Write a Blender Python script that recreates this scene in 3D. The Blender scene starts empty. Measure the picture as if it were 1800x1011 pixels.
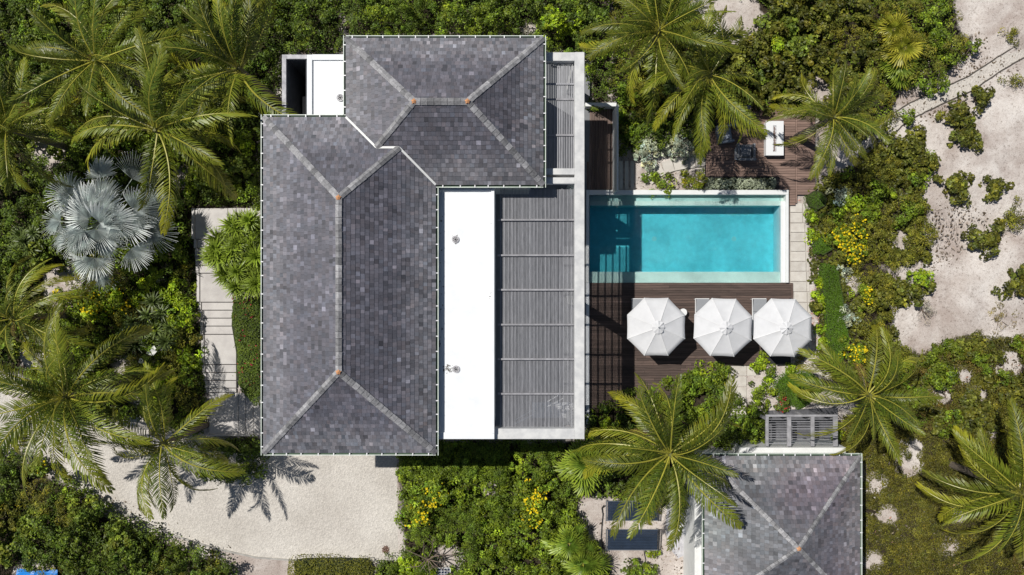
import bpy, math, random
import numpy as np
from mathutils import Vector, Matrix, Euler

# ------------------------------------------------------------------ camera, light, exposure
HC = 42.0            # drone height in metres
F = 1386.0           # focal length in photo pixels (photo is 1800 wide)
scene = bpy.context.scene
cam_data = bpy.data.cameras.new("camera")
cam_data.sensor_width = 36.0
cam_data.lens = 36.0 * F / 1800.0
cam_data.clip_end = 3000.0
cam = bpy.data.objects.new("camera", cam_data)
scene.collection.objects.link(cam)
cam.location = (0, 0, HC)
scene.camera = cam

SUN = Vector((-0.4906, 0.2994, 1.0)).normalized()     # towards the sun
world = bpy.data.worlds.new("World"); scene.world = world
world.use_nodes = True
wn = world.node_tree
sky = wn.nodes.new("ShaderNodeTexSky"); sky.sky_type = 'NISHITA'
sky.sun_disc = False
sky.sun_elevation = math.asin(SUN.z)
sky.sun_rotation = math.atan2(SUN.x, SUN.y)
sky.dust_density = 0.6
wn.links.new(sky.outputs[0], wn.nodes["Background"].inputs[0])
wn.nodes["Background"].inputs[1].default_value = 0.046
sun_d = bpy.data.lights.new("sun", 'SUN'); sun_d.energy = 4.35
sun_d.angle = math.radians(0.5); sun_d.color = (1.0, 0.97, 0.915)
sun_o = bpy.data.objects.new("sun", sun_d); scene.collection.objects.link(sun_o)
sun_o.rotation_euler = (-SUN).to_track_quat('-Z', 'Y').to_euler()
scene.view_settings.view_transform = 'Standard'
scene.view_settings.look = 'None'
scene.view_settings.gamma = 1.0
scene.view_settings.use_curve_mapping = False
scene.view_settings.exposure = 0.0
scene.cycles.max_bounces = 8
scene.cycles.transparent_max_bounces = 12

R = random.Random(7)
NR = np.random.default_rng(7)
COL = scene.collection

def W(px, py, z=0.0):
    """world point at height z for a measured spot of the plan"""
    s = (HC - z) / F
    return Vector(((px - 900.0) * s, (505.5 - py) * s, z))

# ------------------------------------------------------------------ object helpers
def tag(o, label=None, cat=None, group=None, kind=None):
    if label: o['label'] = label
    if cat: o['category'] = cat
    if group: o['group'] = group
    if kind: o['kind'] = kind
    return o

def empty(name, loc=(0, 0, 0), label=None, cat=None, group=None, kind=None, parent=None):
    o = bpy.data.objects.new(name, None); COL.objects.link(o)
    o.location = loc; o.empty_display_size = 0.3
    if parent: o.parent = parent
    return tag(o, label, cat, group, kind)

def link(name, me, parent=None, loc=None, rot=None, scale=None):
    o = bpy.data.objects.new(name, me); COL.objects.link(o)
    if parent: o.parent = parent
    if loc is not None: o.location = loc
    if rot is not None: o.rotation_euler = rot
    if scale is not None: o.scale = (scale,) * 3 if not hasattr(scale, '__len__') else scale
    return o

def wloc(o):
    v = Vector((0,0,0))
    while o is not None: v += o.location; o = o.parent
    return v

class MB:
    """collects shapes, becomes one mesh; faces keep a material slot index"""
    def __init__(s, origin=(0, 0, 0)):
        s.v = []; s.f = []; s.m = []; s.o = Vector(origin)
    def add(s, vs, fs, m=0):
        n = len(s.v)
        s.v += [tuple(Vector(v) - s.o) for v in vs]
        s.f += [tuple(i + n for i in f) for f in fs]; s.m += [m] * len(fs)
    def box(s, x0, x1, y0, y1, z0, z1, m=0, c=0.0):
        if x0 > x1: x0, x1 = x1, x0
        if y0 > y1: y0, y1 = y1, y0
        if c > 0:     # small chamfer on the top edges
            vs = [(x0,y0,z0),(x1,y0,z0),(x1,y1,z0),(x0,y1,z0),(x0,y0,z1-c),(x1,y0,z1-c),(x1,y1,z1-c),(x0,y1,z1-c),
                  (x0+c,y0+c,z1),(x1-c,y0+c,z1),(x1-c,y1-c,z1),(x0+c,y1-c,z1)]
            fs = [(3,2,1,0),(0,1,5,4),(1,2,6,5),(2,3,7,6),(3,0,4,7),(4,5,9,8),(5,6,10,9),(6,7,11,10),(7,4,8,11),(8,9,10,11)]
        else:
            vs = [(x0,y0,z0),(x1,y0,z0),(x1,y1,z0),(x0,y1,z0),(x0,y0,z1),(x1,y0,z1),(x1,y1,z1),(x0,y1,z1)]
            fs = [(3,2,1,0),(4,5,6,7),(0,1,5,4),(1,2,6,5),(2,3,7,6),(3,0,4,7)]
        s.add(vs, fs, m)
    def pbox(s, px0, px1, py0, py1, z0, z1, m=0, c=0.0):
        a = W(px0, py0, z1); b = W(px1, py1, z1)
        s.box(a.x, b.x, b.y, a.y, z0, z1, m, c)
    def prism(s, pts, z0, z1, m=0):
        n = len(pts)
        area = sum(pts[i][0]*pts[(i+1)%n][1]-pts[(i+1)%n][0]*pts[i][1] for i in range(n))
        if area < 0: pts = pts[::-1]
        vs = [(p[0],p[1],z0) for p in pts] + [(p[0],p[1],z1) for p in pts]
        fs = [tuple(range(n, 2*n)), tuple(range(n-1,-1,-1))] + [(i,(i+1)%n,n+(i+1)%n,n+i) for i in range(n)]
        s.add(vs, fs, m)
    def tube(s, pts, r, sides=6, m=0, r1=None):
        pts = [Vector(p) for p in pts]; n = len(pts); vs = []; fs = []
        for i, p in enumerate(pts):
            t = (pts[min(i+1,n-1)] - pts[max(i-1,0)]).normalized()
            u = t.cross(Vector((0,0,1)))
            if u.length < 0.05: u = t.cross(Vector((1,0,0)))
            u.normalize(); w = u.cross(t)
            rr = r if r1 is None else r + (r1 - r) * i / (n - 1)
            for k in range(sides):
                a = 2*math.pi*k/sides
                vs.append(p + u*rr*math.cos(a) + w*rr*math.sin(a))
        for i in range(n-1):
            for k in range(sides):
                k2 = (k+1) % sides
                fs.append((i*sides+k, i*sides+k2, (i+1)*sides+k2, (i+1)*sides+k))
        fs.append(tuple(range(sides))[::-1]); fs.append(tuple((n-1)*sides+k for k in range(sides)))
        s.add(vs, fs, m)
    def disc(s, c, r, z0, z1, n=16, m=0):
        s.prism([(c[0]+r*math.cos(2*math.pi*k/n), c[1]+r*math.sin(2*math.pi*k/n)) for k in range(n)], z0, z1, m)
    def mesh(s, name, mats):
        me = bpy.data.meshes.new(name)
        me.from_pydata(s.v, [], s.f)
        for mm in (mats if isinstance(mats, (list, tuple)) else [mats]): me.materials.append(mm)
        me.polygons.foreach_set('material_index', s.m)
        me.update(); return me
    def build(s, name, mats, parent=None, **k):
        o = link(name, s.mesh(name, mats), parent)
        o.location = s.o - (wloc(parent) if parent is not None else Vector((0,0,0)))
        return tag(o, **k) if k else o

def np_mesh(name, V, Fq, mats, col=None, midx=None, smooth=False):
    """fast quad/tri mesh from numpy arrays; col is (N,3) per vertex"""
    V = np.asarray(V, np.float32); Fq = np.asarray(Fq, np.int32)
    me = bpy.data.meshes.new(name)
    me.vertices.add(len(V)); me.vertices.foreach_set('co', V.ravel())
    n, k = Fq.shape
    me.loops.add(n*k); me.loops.foreach_set('vertex_index', Fq.ravel())
    me.polygons.add(n)
    me.polygons.foreach_set('loop_start', np.arange(0, n*k, k, dtype=np.int32))
    try: me.polygons.foreach_set('loop_total', np.full(n, k, np.int32))
    except Exception: pass
    for mm in (mats if isinstance(mats, (list, tuple)) else [mats]): me.materials.append(mm)
    if midx is not None: me.polygons.foreach_set('material_index', np.asarray(midx, np.int32))
    me.polygons.foreach_set('use_smooth', np.full(n, bool(smooth)))
    if col is not None:
        a = me.color_attributes.new('col', 'FLOAT_COLOR', 'POINT')
        c4 = np.ones((len(V), 4), np.float32); c4[:, :3] = np.clip(col, 0, 1)
        a.data.foreach_set('color', c4.ravel())
    me.update(calc_edges=True); me.validate()
    return me

# ------------------------------------------------------------------ materials
def mat(name, color, rough=0.7, spec=0.5, noise=0.0, nscale=4.0, bump=0.0, bscale=40.0, attr=False,
        metal=0.0, color2=None, detail=6.0, transl=0.0, coord='Object', rand=0.0, stretch=None, ramp=(0.35, 0.65)):
    m = bpy.data.materials.new(name); m.use_nodes = True
    nt = m.node_tree; N = nt.nodes; L = nt.links; b = N['Principled BSDF']
    b.inputs['Roughness'].default_value = rough
    b.inputs['Specular IOR Level'].default_value = spec
    b.inputs['Metallic'].default_value = metal
    b.inputs['Base Color'].default_value = (*color, 1)
    geo = N.new('ShaderNodeNewGeometry')
    vec = geo.outputs['Position']
    if stretch:
        mp = N.new('ShaderNodeMapping'); mp.inputs['Scale'].default_value = stretch
        L.new(vec, mp.inputs[0]); vec = mp.outputs[0]
    out = None
    if attr:
        at = N.new('ShaderNodeAttribute'); at.attribute_name = 'col'; out = at.outputs['Color']
    if noise > 0 or color2:
        nz = N.new('ShaderNodeTexNoise'); nz.inputs['Scale'].default_value = nscale
        nz.inputs['Detail'].default_value = detail; nz.inputs['Roughness'].default_value = 0.62
        L.new(vec, nz.inputs['Vector'])
        rp = N.new('ShaderNodeValToRGB'); L.new(nz.outputs['Fac'], rp.inputs[0])
        e = rp.color_ramp.elements; e[0].position, e[1].position = ramp
        if color2:
            e[0].color = (*color, 1); e[1].color = (*color2, 1)
            out2 = rp.outputs[0]
        else:
            e[0].color = (1-noise,)*3 + (1,); e[1].color = (1+noise*0.6,)*3 + (1,)
            mx = N.new('ShaderNodeMix'); mx.data_type = 'RGBA'; mx.blend_type = 'MULTIPLY'; mx.inputs[0].default_value = 1
            if out: L.new(out, mx.inputs[6])
            else: mx.inputs[6].default_value = (*color, 1)
            L.new(rp.outputs[0], mx.inputs[7]); out2 = mx.outputs[2]
        out = out2
    if rand > 0:
        oi = N.new('ShaderNodeObjectInfo'); mr = N.new('ShaderNodeMapRange')
        mr.inputs[3].default_value = 1-rand; mr.inputs[4].default_value = 1+rand
        L.new(oi.outputs['Random'], mr.inputs[0])
        mx = N.new('ShaderNodeMix'); mx.data_type = 'RGBA'; mx.blend_type = 'MULTIPLY'; mx.inputs[0].default_value = 1
        if out: L.new(out, mx.inputs[6])
        else: mx.inputs[6].default_value = (*color, 1)
        L.new(mr.outputs[0], mx.inputs[7]); out = mx.outputs[2]
    if out: L.new(out, b.inputs['Base Color'])
    if bump > 0:
        bz = N.new('ShaderNodeTexNoise'); bz.inputs['Scale'].default_value = bscale; bz.inputs['Detail'].default_value = 5
        L.new(vec, bz.inputs['Vector'])
        bp = N.new('ShaderNodeBump'); bp.inputs['Strength'].default_value = 1.0; bp.inputs['Distance'].default_value = bump
        L.new(bz.outputs['Fac'], bp.inputs['Height']); L.new(bp.outputs[0], b.inputs['Normal'])
    if transl > 0:
        tr = N.new('ShaderNodeBsdfTranslucent'); ms = N.new('ShaderNodeMixShader'); ms.inputs[0].default_value = transl
        if out: L.new(out, tr.inputs[0])
        else: tr.inputs[0].default_value = (*color, 1)
        L.new(b.outputs[0], ms.inputs[1]); L.new(tr.outputs[0], ms.inputs[2])
        L.new(ms.outputs[0], N['Material Output'].inputs[0])
    return m

M = {}
M['slate'] = mat('slate', (.2,.2,.2), 0.46, 1.0, attr=True, noise=.16, nscale=9, bump=.0015, bscale=60)
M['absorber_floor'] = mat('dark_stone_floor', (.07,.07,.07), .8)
M['court_shade'] = mat('court_shade_tone', (.085,.09,.10), .8, noise=.25, nscale=2)  # shade inside the court, put into the wall colour
M['concrete_shade'] = mat('shade_toned_concrete', (.10,.10,.11), .85, noise=.4, nscale=3)  # shade under the trellis slats, painted into the paving colour
M['underlay'] = mat('roof_underlay', (.05,.05,.055), .9)
M['cap_a'] = mat('cap_slate', (.25,.245,.25), .5, 1.0, noise=.35, nscale=9, rand=.45, bump=.004)
M['copper'] = mat('copper', (.62,.30,.14), .45, noise=.3, nscale=20)
M['flash'] = mat('lead_flashing', (.72,.72,.70), .5)
M['gutter'] = mat('gutter_paint', (.62,.68,.60), .5, noise=.15, nscale=3)
M['gutter_in'] = mat('gutter_inside', (.045,.085,.05), .7)
M['white'] = mat('white_roof_membrane', (.72,.735,.75), .6, color2=(.775,.79,.805), nscale=1.3, ramp=(.30,.5), bump=.002, bscale=15)
M['plaster'] = mat('white_plaster', (.74,.74,.72), .8, noise=.06, nscale=2)
M['concrete'] = mat('weathered_concrete', (.50,.50,.50), .8, color2=(.64,.635,.62), nscale=2.2, bump=.004, bscale=30, ramp=(.38,.6))
M['concrete_old'] = mat('stained_concrete', (.33,.32,.34), .85, color2=(.56,.55,.56), nscale=3.5, bump=.004, bscale=30)
M['slatgrey'] = mat('silvered_timber', (.31,.31,.33), .75, noise=.3, nscale=3, stretch=(20,.8,1), rand=.15)
M['beamgrey'] = mat('timber_beam', (.30,.295,.31), .75, noise=.25, nscale=3, rand=.08)
M['deck'] = mat('dark_deck_timber', (.098,.066,.054), .65, .4, noise=.38, nscale=2.0, stretch=(.6,12,1), rand=.28, bump=.002, bscale=30)
M['deck_red'] = mat('red_deck_timber', (.225,.150,.120), .7, .3, noise=.32, nscale=2.0, stretch=(.6,12,1), rand=.2, bump=.002, bscale=30)
M['deck_v'] = mat('deck_timber_upright', (.17,.12,.10), .7, .3, noise=.32, nscale=2.0, stretch=(12,.6,1), rand=.2)
M['paving'] = mat('limestone_paving', (.50,.46,.41), .85, color2=(.60,.565,.51), nscale=2.5, bump=.004, bscale=25, rand=.07)
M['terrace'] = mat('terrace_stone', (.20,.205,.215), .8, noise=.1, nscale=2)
M['slab'] = mat('concrete_slab', (.46,.43,.41), .85, color2=(.56,.53,.50), nscale=1.6, bump=.003, bscale=20, rand=.05)
M['pooltile'] = mat('pool_plaster', (.30,.66,.66), .6, noise=.10, nscale=3)
M['poolpale'] = mat('pool_ledge_plaster', (.50,.62,.57), .6, noise=.08, nscale=2)
M['poolwhite'] = mat('pool_coping', (.72,.73,.72), .55, noise=.05, nscale=2)
M['fabric'] = mat('white_canvas', (.72,.72,.735), .9, .2, noise=.05, nscale=2.5, bump=.006, bscale=5, transl=.12)
M['whitepaint'] = mat('white_paint', (.75,.75,.75), .45)
M['metal'] = mat('brushed_metal', (.45,.46,.47), .35, metal=.8)
M['sling'] = mat('grey_sling_fabric', (.30,.31,.33), .85, noise=.1, nscale=30)
M['cushion'] = mat('charcoal_cushion', (.21,.215,.23), .9, noise=.2, nscale=14, bump=.01, bscale=10)
M['bluecloth'] = mat('blue_cushion', (.06,.14,.26), .85, noise=.15, nscale=10)
M['greycloth'] = mat('grey_cushion', (.24,.27,.32), .85, noise=.15, nscale=10)
M['dark'] = mat('dark_recess', (.02,.02,.022), .8)
M['black'] = mat('black_rubber', (.025,.027,.03), .5)
M['absorber'] = mat('solar_absorber', (.022,.035,.06), .38, .5, noise=.2, nscale=3)
M['pv'] = mat('photovoltaic_cell', (.02,.03,.06), .25, .6)
M['tarp'] = mat('blue_tarpaulin', (.01,.20,.62), .45, noise=.1, nscale=5)
M['bark'] = mat('palm_bark', (.16,.13,.10), .9, noise=.35, nscale=8, bump=.02, bscale=14)
M['twig'] = mat('dry_wood', (.20,.15,.115), .9, noise=.3, nscale=14)
M['rope'] = mat('path_edging', (.10,.085,.07), .9, noise=.3, nscale=6)
M['kerb'] = mat('kerb_stone', (.38,.36,.33), .9, noise=.2, nscale=3)
M['rust'] = mat('red_brick_setts', (.19,.085,.05), .9, noise=.4, nscale=20)
M['leaf'] = mat('leaf', (.07,.11,.02), .5, .35, attr=True, transl=.16)
M['palmleaf'] = mat('palm_leaf', (.075,.10,.015), .42, .4, attr=True, transl=.12, rand=.34)
M['silverpalm'] = mat('silver_palm_leaf', (.36,.42,.43), .45, .6, attr=True, transl=.10, rand=.08)
M['shaft'] = mat('palm_heart', (.12,.12,.03), .7, noise=.4, nscale=9)
M['midrib'] = mat('palm_midrib', (.36,.335,.045), .4, .5, noise=.2, nscale=3, rand=.15)
M['flower'] = mat('flower', (.7,.5,.02), .7, .2, attr=True, transl=.2)
M['stone'] = mat('rubble', (.45,.42,.38), .9, attr=True)

# sand ground, with leaf litter where the 'col' mask says so
def ground_mat():
    m = bpy.data.materials.new('coral_sand'); m.use_nodes = True
    nt = m.node_tree; N = nt.nodes; L = nt.links; b = N['Principled BSDF']; b.inputs['Roughness'].default_value = .95
    b.inputs['Specular IOR Level'].default_value = .15
    geo = N.new('ShaderNodeNewGeometry')
    def nz(scale, detail=8, rough=.65, dist=0):
        n = N.new('ShaderNodeTexNoise'); n.inputs['Scale'].default_value = scale; n.inputs['Detail'].default_value = detail
        n.inputs['Roughness'].default_value = rough; n.inputs['Distortion'].default_value = dist
        L.new(geo.outputs['Position'], n.inputs['Vector']); return n.outputs['Fac']
    def ramp(src, p0, c0, p1, c1, mid=None):
        r = N.new('ShaderNodeValToRGB'); e = r.color_ramp.elements
        e[0].position, e[0].color, e[1].position, e[1].color = p0, (*c0, 1), p1, (*c1, 1)
        L.new(src, r.inputs[0]); return r.outputs[0]
    def mix(f, a, c, mode='MIX', fv=1):
        x = N.new('ShaderNodeMix'); x.data_type = 'RGBA'; x.blend_type = mode
        if f is None: x.inputs[0].default_value = fv
        else: L.new(f, x.inputs[0])
        L.new(a, x.inputs[6]); L.new(c, x.inputs[7]); return x.outputs[2]
    sand = ramp(nz(.33, 6, .6, .6), .38, (.42,.36,.325), .58, (.63,.585,.545))
    pink = ramp(nz(.9, 8, .7), .3, (.82,.78,.76), .62, (1.06,1.06,1.06))
    sand = mix(None, sand, pink, 'MULTIPLY')
    speck = ramp(nz(7, 6, .85), .36, (.38,.34,.31), .47, (1,1,1))
    sand = mix(None, sand, speck, 'MULTIPLY', .8)
    speck2 = ramp(nz(24, 3, .8), .30, (.6,.56,.52), .5, (1.04,1.04,1.04))
    sand = mix(None, sand, speck2, 'MULTIPLY', .8)
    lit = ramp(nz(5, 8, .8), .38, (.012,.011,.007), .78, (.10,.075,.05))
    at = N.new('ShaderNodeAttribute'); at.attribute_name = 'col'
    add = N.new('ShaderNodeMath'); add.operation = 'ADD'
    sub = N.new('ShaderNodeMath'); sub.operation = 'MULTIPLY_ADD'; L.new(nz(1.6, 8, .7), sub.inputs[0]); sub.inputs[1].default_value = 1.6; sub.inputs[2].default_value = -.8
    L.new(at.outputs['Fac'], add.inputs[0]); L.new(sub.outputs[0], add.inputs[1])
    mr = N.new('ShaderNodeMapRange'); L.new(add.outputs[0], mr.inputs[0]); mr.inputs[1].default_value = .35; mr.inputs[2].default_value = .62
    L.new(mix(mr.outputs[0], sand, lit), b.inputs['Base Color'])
    bp = N.new('ShaderNodeBump'); bp.inputs['Distance'].default_value = .05; bp.inputs['Strength'].default_value = 1
    L.new(nz(3.2, 10, .75), bp.inputs['Height']); L.new(bp.outputs[0], b.inputs['Normal'])
    return m
M['ground'] = ground_mat()
def gravel_mat(name, c0, c1):
    m = bpy.data.materials.new(name); m.use_nodes = True
    nt = m.node_tree; N = nt.nodes; L = nt.links; b = N['Principled BSDF']; b.inputs['Roughness'].default_value = .95
    geo = N.new('ShaderNodeNewGeometry')
    vo = N.new('ShaderNodeTexVoronoi'); vo.inputs['Scale'].default_value = 14; L.new(geo.outputs['Position'], vo.inputs['Vector'])
    n = N.new('ShaderNodeTexNoise'); n.inputs['Scale'].default_value = .45; n.inputs['Detail'].default_value = 7; L.new(geo.outputs['Position'], n.inputs['Vector'])
    r = N.new('ShaderNodeValToRGB'); e = r.color_ramp.elements; e[0].position, e[1].position = .35, .65; e[0].color, e[1].color = (*c0, 1), (*c1, 1)
    L.new(n.outputs['Fac'], r.inputs[0])
    mr = N.new('ShaderNodeMapRange'); L.new(vo.outputs['Color'], mr.inputs[0]); mr.inputs[3].default_value = .80; mr.inputs[4].default_value = 1.13
    x = N.new('ShaderNodeMix'); x.data_type = 'RGBA'; x.blend_type = 'MULTIPLY'; x.inputs[0].default_value = 1
    L.new(r.outputs[0], x.inputs[6]); L.new(mr.outputs[0], x.inputs[7]); L.new(x.outputs[2], b.inputs['Base Color'])
    bp = N.new('ShaderNodeBump'); bp.inputs['Distance'].default_value = .02; L.new(vo.outputs['Distance'], bp.inputs['Height']); L.new(bp.outputs[0], b.inputs['Normal'])
    return m
M['gravel'] = gravel_mat('shell_gravel', (.51,.47,.42), (.61,.57,.515))
M['pathsand'] = gravel_mat('path_shell', (.52,.475,.425), (.60,.555,.50))

def water_mat():
    m = bpy.data.materials.new('pool_water'); m.use_nodes = True
    nt = m.node_tree; N = nt.nodes; L = nt.links; N.remove(N['Principled BSDF'])
    tr = N.new('ShaderNodeBsdfTransparent'); tr.inputs[0].default_value = (.97,1,1,1)
    gl = N.new('ShaderNodeBsdfGlossy'); gl.inputs['Roughness'].default_value = .06
    fr = N.new('ShaderNodeFresnel'); fr.inputs[0].default_value = 1.33
    geo = N.new('ShaderNodeNewGeometry')
    n = N.new('ShaderNodeTexNoise'); n.inputs['Scale'].default_value = 13; n.inputs['Detail'].default_value = 2; n.inputs['Distortion'].default_value = 2.2
    L.new(geo.outputs['Position'], n.inputs['Vector'])
    n2 = N.new('ShaderNodeTexNoise'); n2.inputs['Scale'].default_value = .55; n2.inputs['Detail'].default_value = 2; L.new(geo.outputs['Position'], n2.inputs['Vector'])
    mr = N.new('ShaderNodeMapRange'); L.new(n2.outputs['Fac'], mr.inputs[0]); mr.inputs[1].default_value = .42; mr.inputs[2].default_value = .66; mr.inputs[3].default_value = .45; mr.inputs[4].default_value = 1
    mu = N.new('ShaderNodeMath'); mu.operation = 'MULTIPLY'; L.new(n.outputs['Fac'], mu.inputs[0]); L.new(mr.outputs[0], mu.inputs[1])
    bp = N.new('ShaderNodeBump'); bp.inputs['Distance'].default_value = .05; L.new(mu.outputs[0], bp.inputs['Height'])
    L.new(bp.outputs[0], gl.inputs['Normal']); L.new(bp.outputs[0], fr.inputs['Normal'])
    ms = N.new('ShaderNodeMixShader'); L.new(fr.outputs[0], ms.inputs[0]); L.new(tr.outputs[0], ms.inputs[1]); L.new(gl.outputs[0], ms.inputs[2])
    L.new(ms.outputs[0], N['Material Output'].inputs[0])
    va = N.new('ShaderNodeVolumeAbsorption'); va.inputs['Color'].default_value = (.06,.75,.86,1); va.inputs['Density'].default_value = .62
    L.new(va.outputs[0], N['Material Output'].inputs['Volume'])
    return m
M['water'] = water_mat()

# ------------------------------------------------------------------ polygon tools
def inpoly(X, Y, poly):
    X = np.asarray(X, float); Y = np.asarray(Y, float); r = np.zeros(X.shape, bool); n = len(poly)
    for i in range(n):
        x1, y1 = poly[i]; x2, y2 = poly[(i+1) % n]
        if y1 == y2: continue
        c = ((y1 > Y) != (y2 > Y)) & (X < (x2-x1)*(Y-y1)/(y2-y1) + x1)
        r ^= c
    return r
def WP(poly, z=0.0): return [tuple(W(x, y, z))[:2] for x, y in poly]
def edge_dist(X, Y, poly):
    d = np.full(X.shape, 1e9); n = len(poly)
    for i in range(n):
        x1, y1 = poly[i]; x2, y2 = poly[(i+1) % n]; dx, dy = x2-x1, y2-y1
        t = np.clip(((X-x1)*dx+(Y-y1)*dy)/(dx*dx+dy*dy+1e-9), 0, 1)
        d = np.minimum(d, np.hypot(X-x1-t*dx, Y-y1-t*dy))
    return d
def vnoise(X, Y, s, seed=0):
    X = np.asarray(X)/s; Y = np.asarray(Y)/s; xi = np.floor(X).astype(int); yi = np.floor(Y).astype(int); fx = X-xi; fy = Y-yi
    fx = fx*fx*(3-2*fx); fy = fy*fy*(3-2*fy)
    def h(a, b):
        v = np.sin(a*127.1 + b*311.7 + seed*74.7)*43758.5453; return v-np.floor(v)
    return (h(xi,yi)*(1-fx)+h(xi+1,yi)*fx)*(1-fy) + (h(xi,yi+1)*(1-fx)+h(xi+1,yi+1)*fx)*fy

# ------------------------------------------------------------------ thicket outlines (plan measured in photo pixels)
T_NW = [(-90,-90),(600,-90),(600,90),(488,92),(488,200),(455,202),(455,368),(338,372),(345,560),(360,700),(350,770),(230,740),(130,745),(60,735),(30,660),(-90,640)]
T_N  = [(600,-90),(1075,-90),(1080,182),(1036,180),(1036,88),(962,88),(962,62),(600,62)]
T_NE = [(1075,-90),(1700,-90),(1685,10),(1700,50),(1735,80),(1690,110),(1650,140),(1600,150),(1575,180),(1590,200),(1545,235),(1500,245),(1440,185),(1395,185),(1330,200),(1250,215),(1215,200),(1120,205),(1090,250),(1088,190),(1080,182)]
T_E  = [(1425,372),(1430,335),(1455,310),(1500,290),(1545,255),(1620,245),(1648,275),(1625,330),(1640,360),(1632,410),(1642,450),(1610,470),(1560,470),(1600,500),(1640,500),(1620,530),(1575,540),(1585,600),(1640,640),(1650,710),(1590,720),(1500,700),(1440,640),(1445,600),(1435,520),(1430,430)]
T_SE = [(1620,620),(1700,590),(1890,600),(1890,1100),(1517,1100),(1517,850),(1530,830),(1480,790),(1480,740),(1560,700),(1640,700)]
T_SU = [(1640,625),(1700,592),(1760,600),(1890,590),(1890,790),(1800,780),(1700,790),(1650,760),(1600,740),(1585,705),(1600,660)]
T_S  = [(697,776),(1030,776),(1040,850),(1015,900),(1040,960),(1075,1000),(1090,1100),(640,1100),(660,990),(708,985),(700,900)]
T_SW = [(-90,790),(20,800),(70,830),(115,855),(160,895),(205,920),(250,940),(300,965),(380,990),(470,1100),(-90,1100)]
T_PG = [(1036,720),(1090,705),(1100,690),(1150,680),(1190,665),(1265,640),(1285,650),(1285,700),(1345,720),(1350,785),(1240,792),(1228,800),(1228,900),(1170,895),(1060,880),(1035,860),(1030,780)]
T_W2 = [(352,772),(455,770),(462,800),(455,845),(385,855),(350,840)]
T_NG = [(1088,190),(1250,212),(1240,240),(1180,240),(1160,262),(1110,262),(1092,250)]
HOLES = [(1290,35,46),(1240,10,30),(1440,160,22),(1690,205,0),(85,270,24),(110,505,30),(60,620,22),(1597,812,20),(1540,850,12),(1680,902,11),(1668,962,10),(1655,690,16),(1532,985,12),
         (1722,690,10),(1670,960,8),(1580,420,16),(1500,500,10),(860,857,8),(788,985,22),(60,1020,34),(1620,590,22),(1770,640,20),(1585,730,14),(1600,790,16),
         (1560,905,10),(930,55,8),(325,310,16),(215,640,12),(240,700,10),(1690,660,14),(1740,760,12)]
THICKETS = [T_NW,T_N,T_NE,T_E,T_SE,T_S,T_SW,T_PG,T_W2,T_NG]
POOL = (1031, 1386.5, 334, 497)

# ------------------------------------------------------------------ ground sheet
def build_ground():
    p0 = W(POOL[0], POOL[3]); p1 = W(POOL[1], POOL[2])
    def axis(lo, hi, step, extra):
        a = list(np.arange(lo, hi+step/2, step)) + extra
        far = [60, 85, 120, 200, 400, 900]
        return np.array(sorted(set(round(float(v), 4) for v in a + far + [-f for f in far])))
    xs = axis(-38, 38, .3, [p0.x+.1, p1.x-.1]); ys = axis(-24, 24, .3, [p0.y+.1, p1.y-.1])
    X, Y = np.meshgrid(xs, ys)
    mask = np.zeros_like(X)
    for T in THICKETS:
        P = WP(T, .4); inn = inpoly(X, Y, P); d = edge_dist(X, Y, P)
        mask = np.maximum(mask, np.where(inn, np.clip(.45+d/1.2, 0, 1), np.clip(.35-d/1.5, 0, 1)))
    for hx, hy, hr in HOLES:
        if hr:
            c = W(hx, hy); mask = np.minimum(mask, np.clip((np.hypot(X-c.x, Y-c.y)-hr*.03)/.5+.1, 0, 1))
    for gp, gv in (([(1090,200),(1245,215),(1245,334),(1090,334)], .27), ([(1402,335),(1440,335),(1455,650),(1428,650)], .12), ([(1030,850),(1225,850),(1225,1011),(1030,1011)], .05)):
        mask = np.where(inpoly(X, Y, WP(gp)), np.maximum(mask, gv), mask)
    P = WP(T_SE, .4); mask = np.where(inpoly(X, Y, P), mask*.92, mask)
    far = (np.abs(X) > 30) | (np.abs(Y) > 17.5)
    mask = np.where(far & (X < 20), np.maximum(mask, .6), mask)
    dune = np.clip((X-19.8)/4, 0, 1)*np.clip((60-np.abs(X))/20, 0, 1)
    path = WP([(1585,150),(1900,60),(1900,130),(1700,180),(1580,240),(1520,290),(1490,290)])
    dp = np.where(inpoly(X, Y, path), 0, np.clip(edge_dist(X, Y, path)/1.0, 0, 1))
    Z = dune*dp*((vnoise(X, Y, 3.1, 1)-.5)*.5 + (vnoise(X, Y, 1.1, 2)-.5)*.16 + (vnoise(X, Y, .5, 3)-.5)*.07)
    V = np.stack([X, Y, Z], -1).reshape(-1, 3)
    nx, ny = len(xs), len(ys)
    idx = np.arange(nx*ny).reshape(ny, nx)
    Q = np.stack([idx[:-1,:-1], idx[:-1,1:], idx[1:,1:], idx[1:,:-1]], -1).reshape(-1, 4)
    cx = V[Q].mean(1)
    keep = ~((cx[:,0] > p0.x+.1) & (cx[:,0] < p1.x-.1) & (cx[:,1] > p0.y+.1) & (cx[:,1] < p1.y-.1))
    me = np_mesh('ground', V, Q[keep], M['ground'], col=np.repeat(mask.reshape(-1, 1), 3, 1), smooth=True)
    tag(link('ground', me), 'pale coral sand ground with leaf litter under the planting', kind='structure')
build_ground()

def sheet(name, pts, z, m, label, kind='structure', n=1):
    P = [(*tuple(W(x, y, z))[:2], z) for x, y in pts]
    a = sum(P[i][0]*P[(i+1)%len(P)][1]-P[(i+1)%len(P)][0]*P[i][1] for i in range(len(P)))
    if a < 0: P = P[::-1]
    me = bpy.data.meshes.new(name); me.from_pydata(P, [], [tuple(range(len(P)))]); me.materials.append(m)
    return tag(link(name, me), label, kind=kind)

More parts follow.
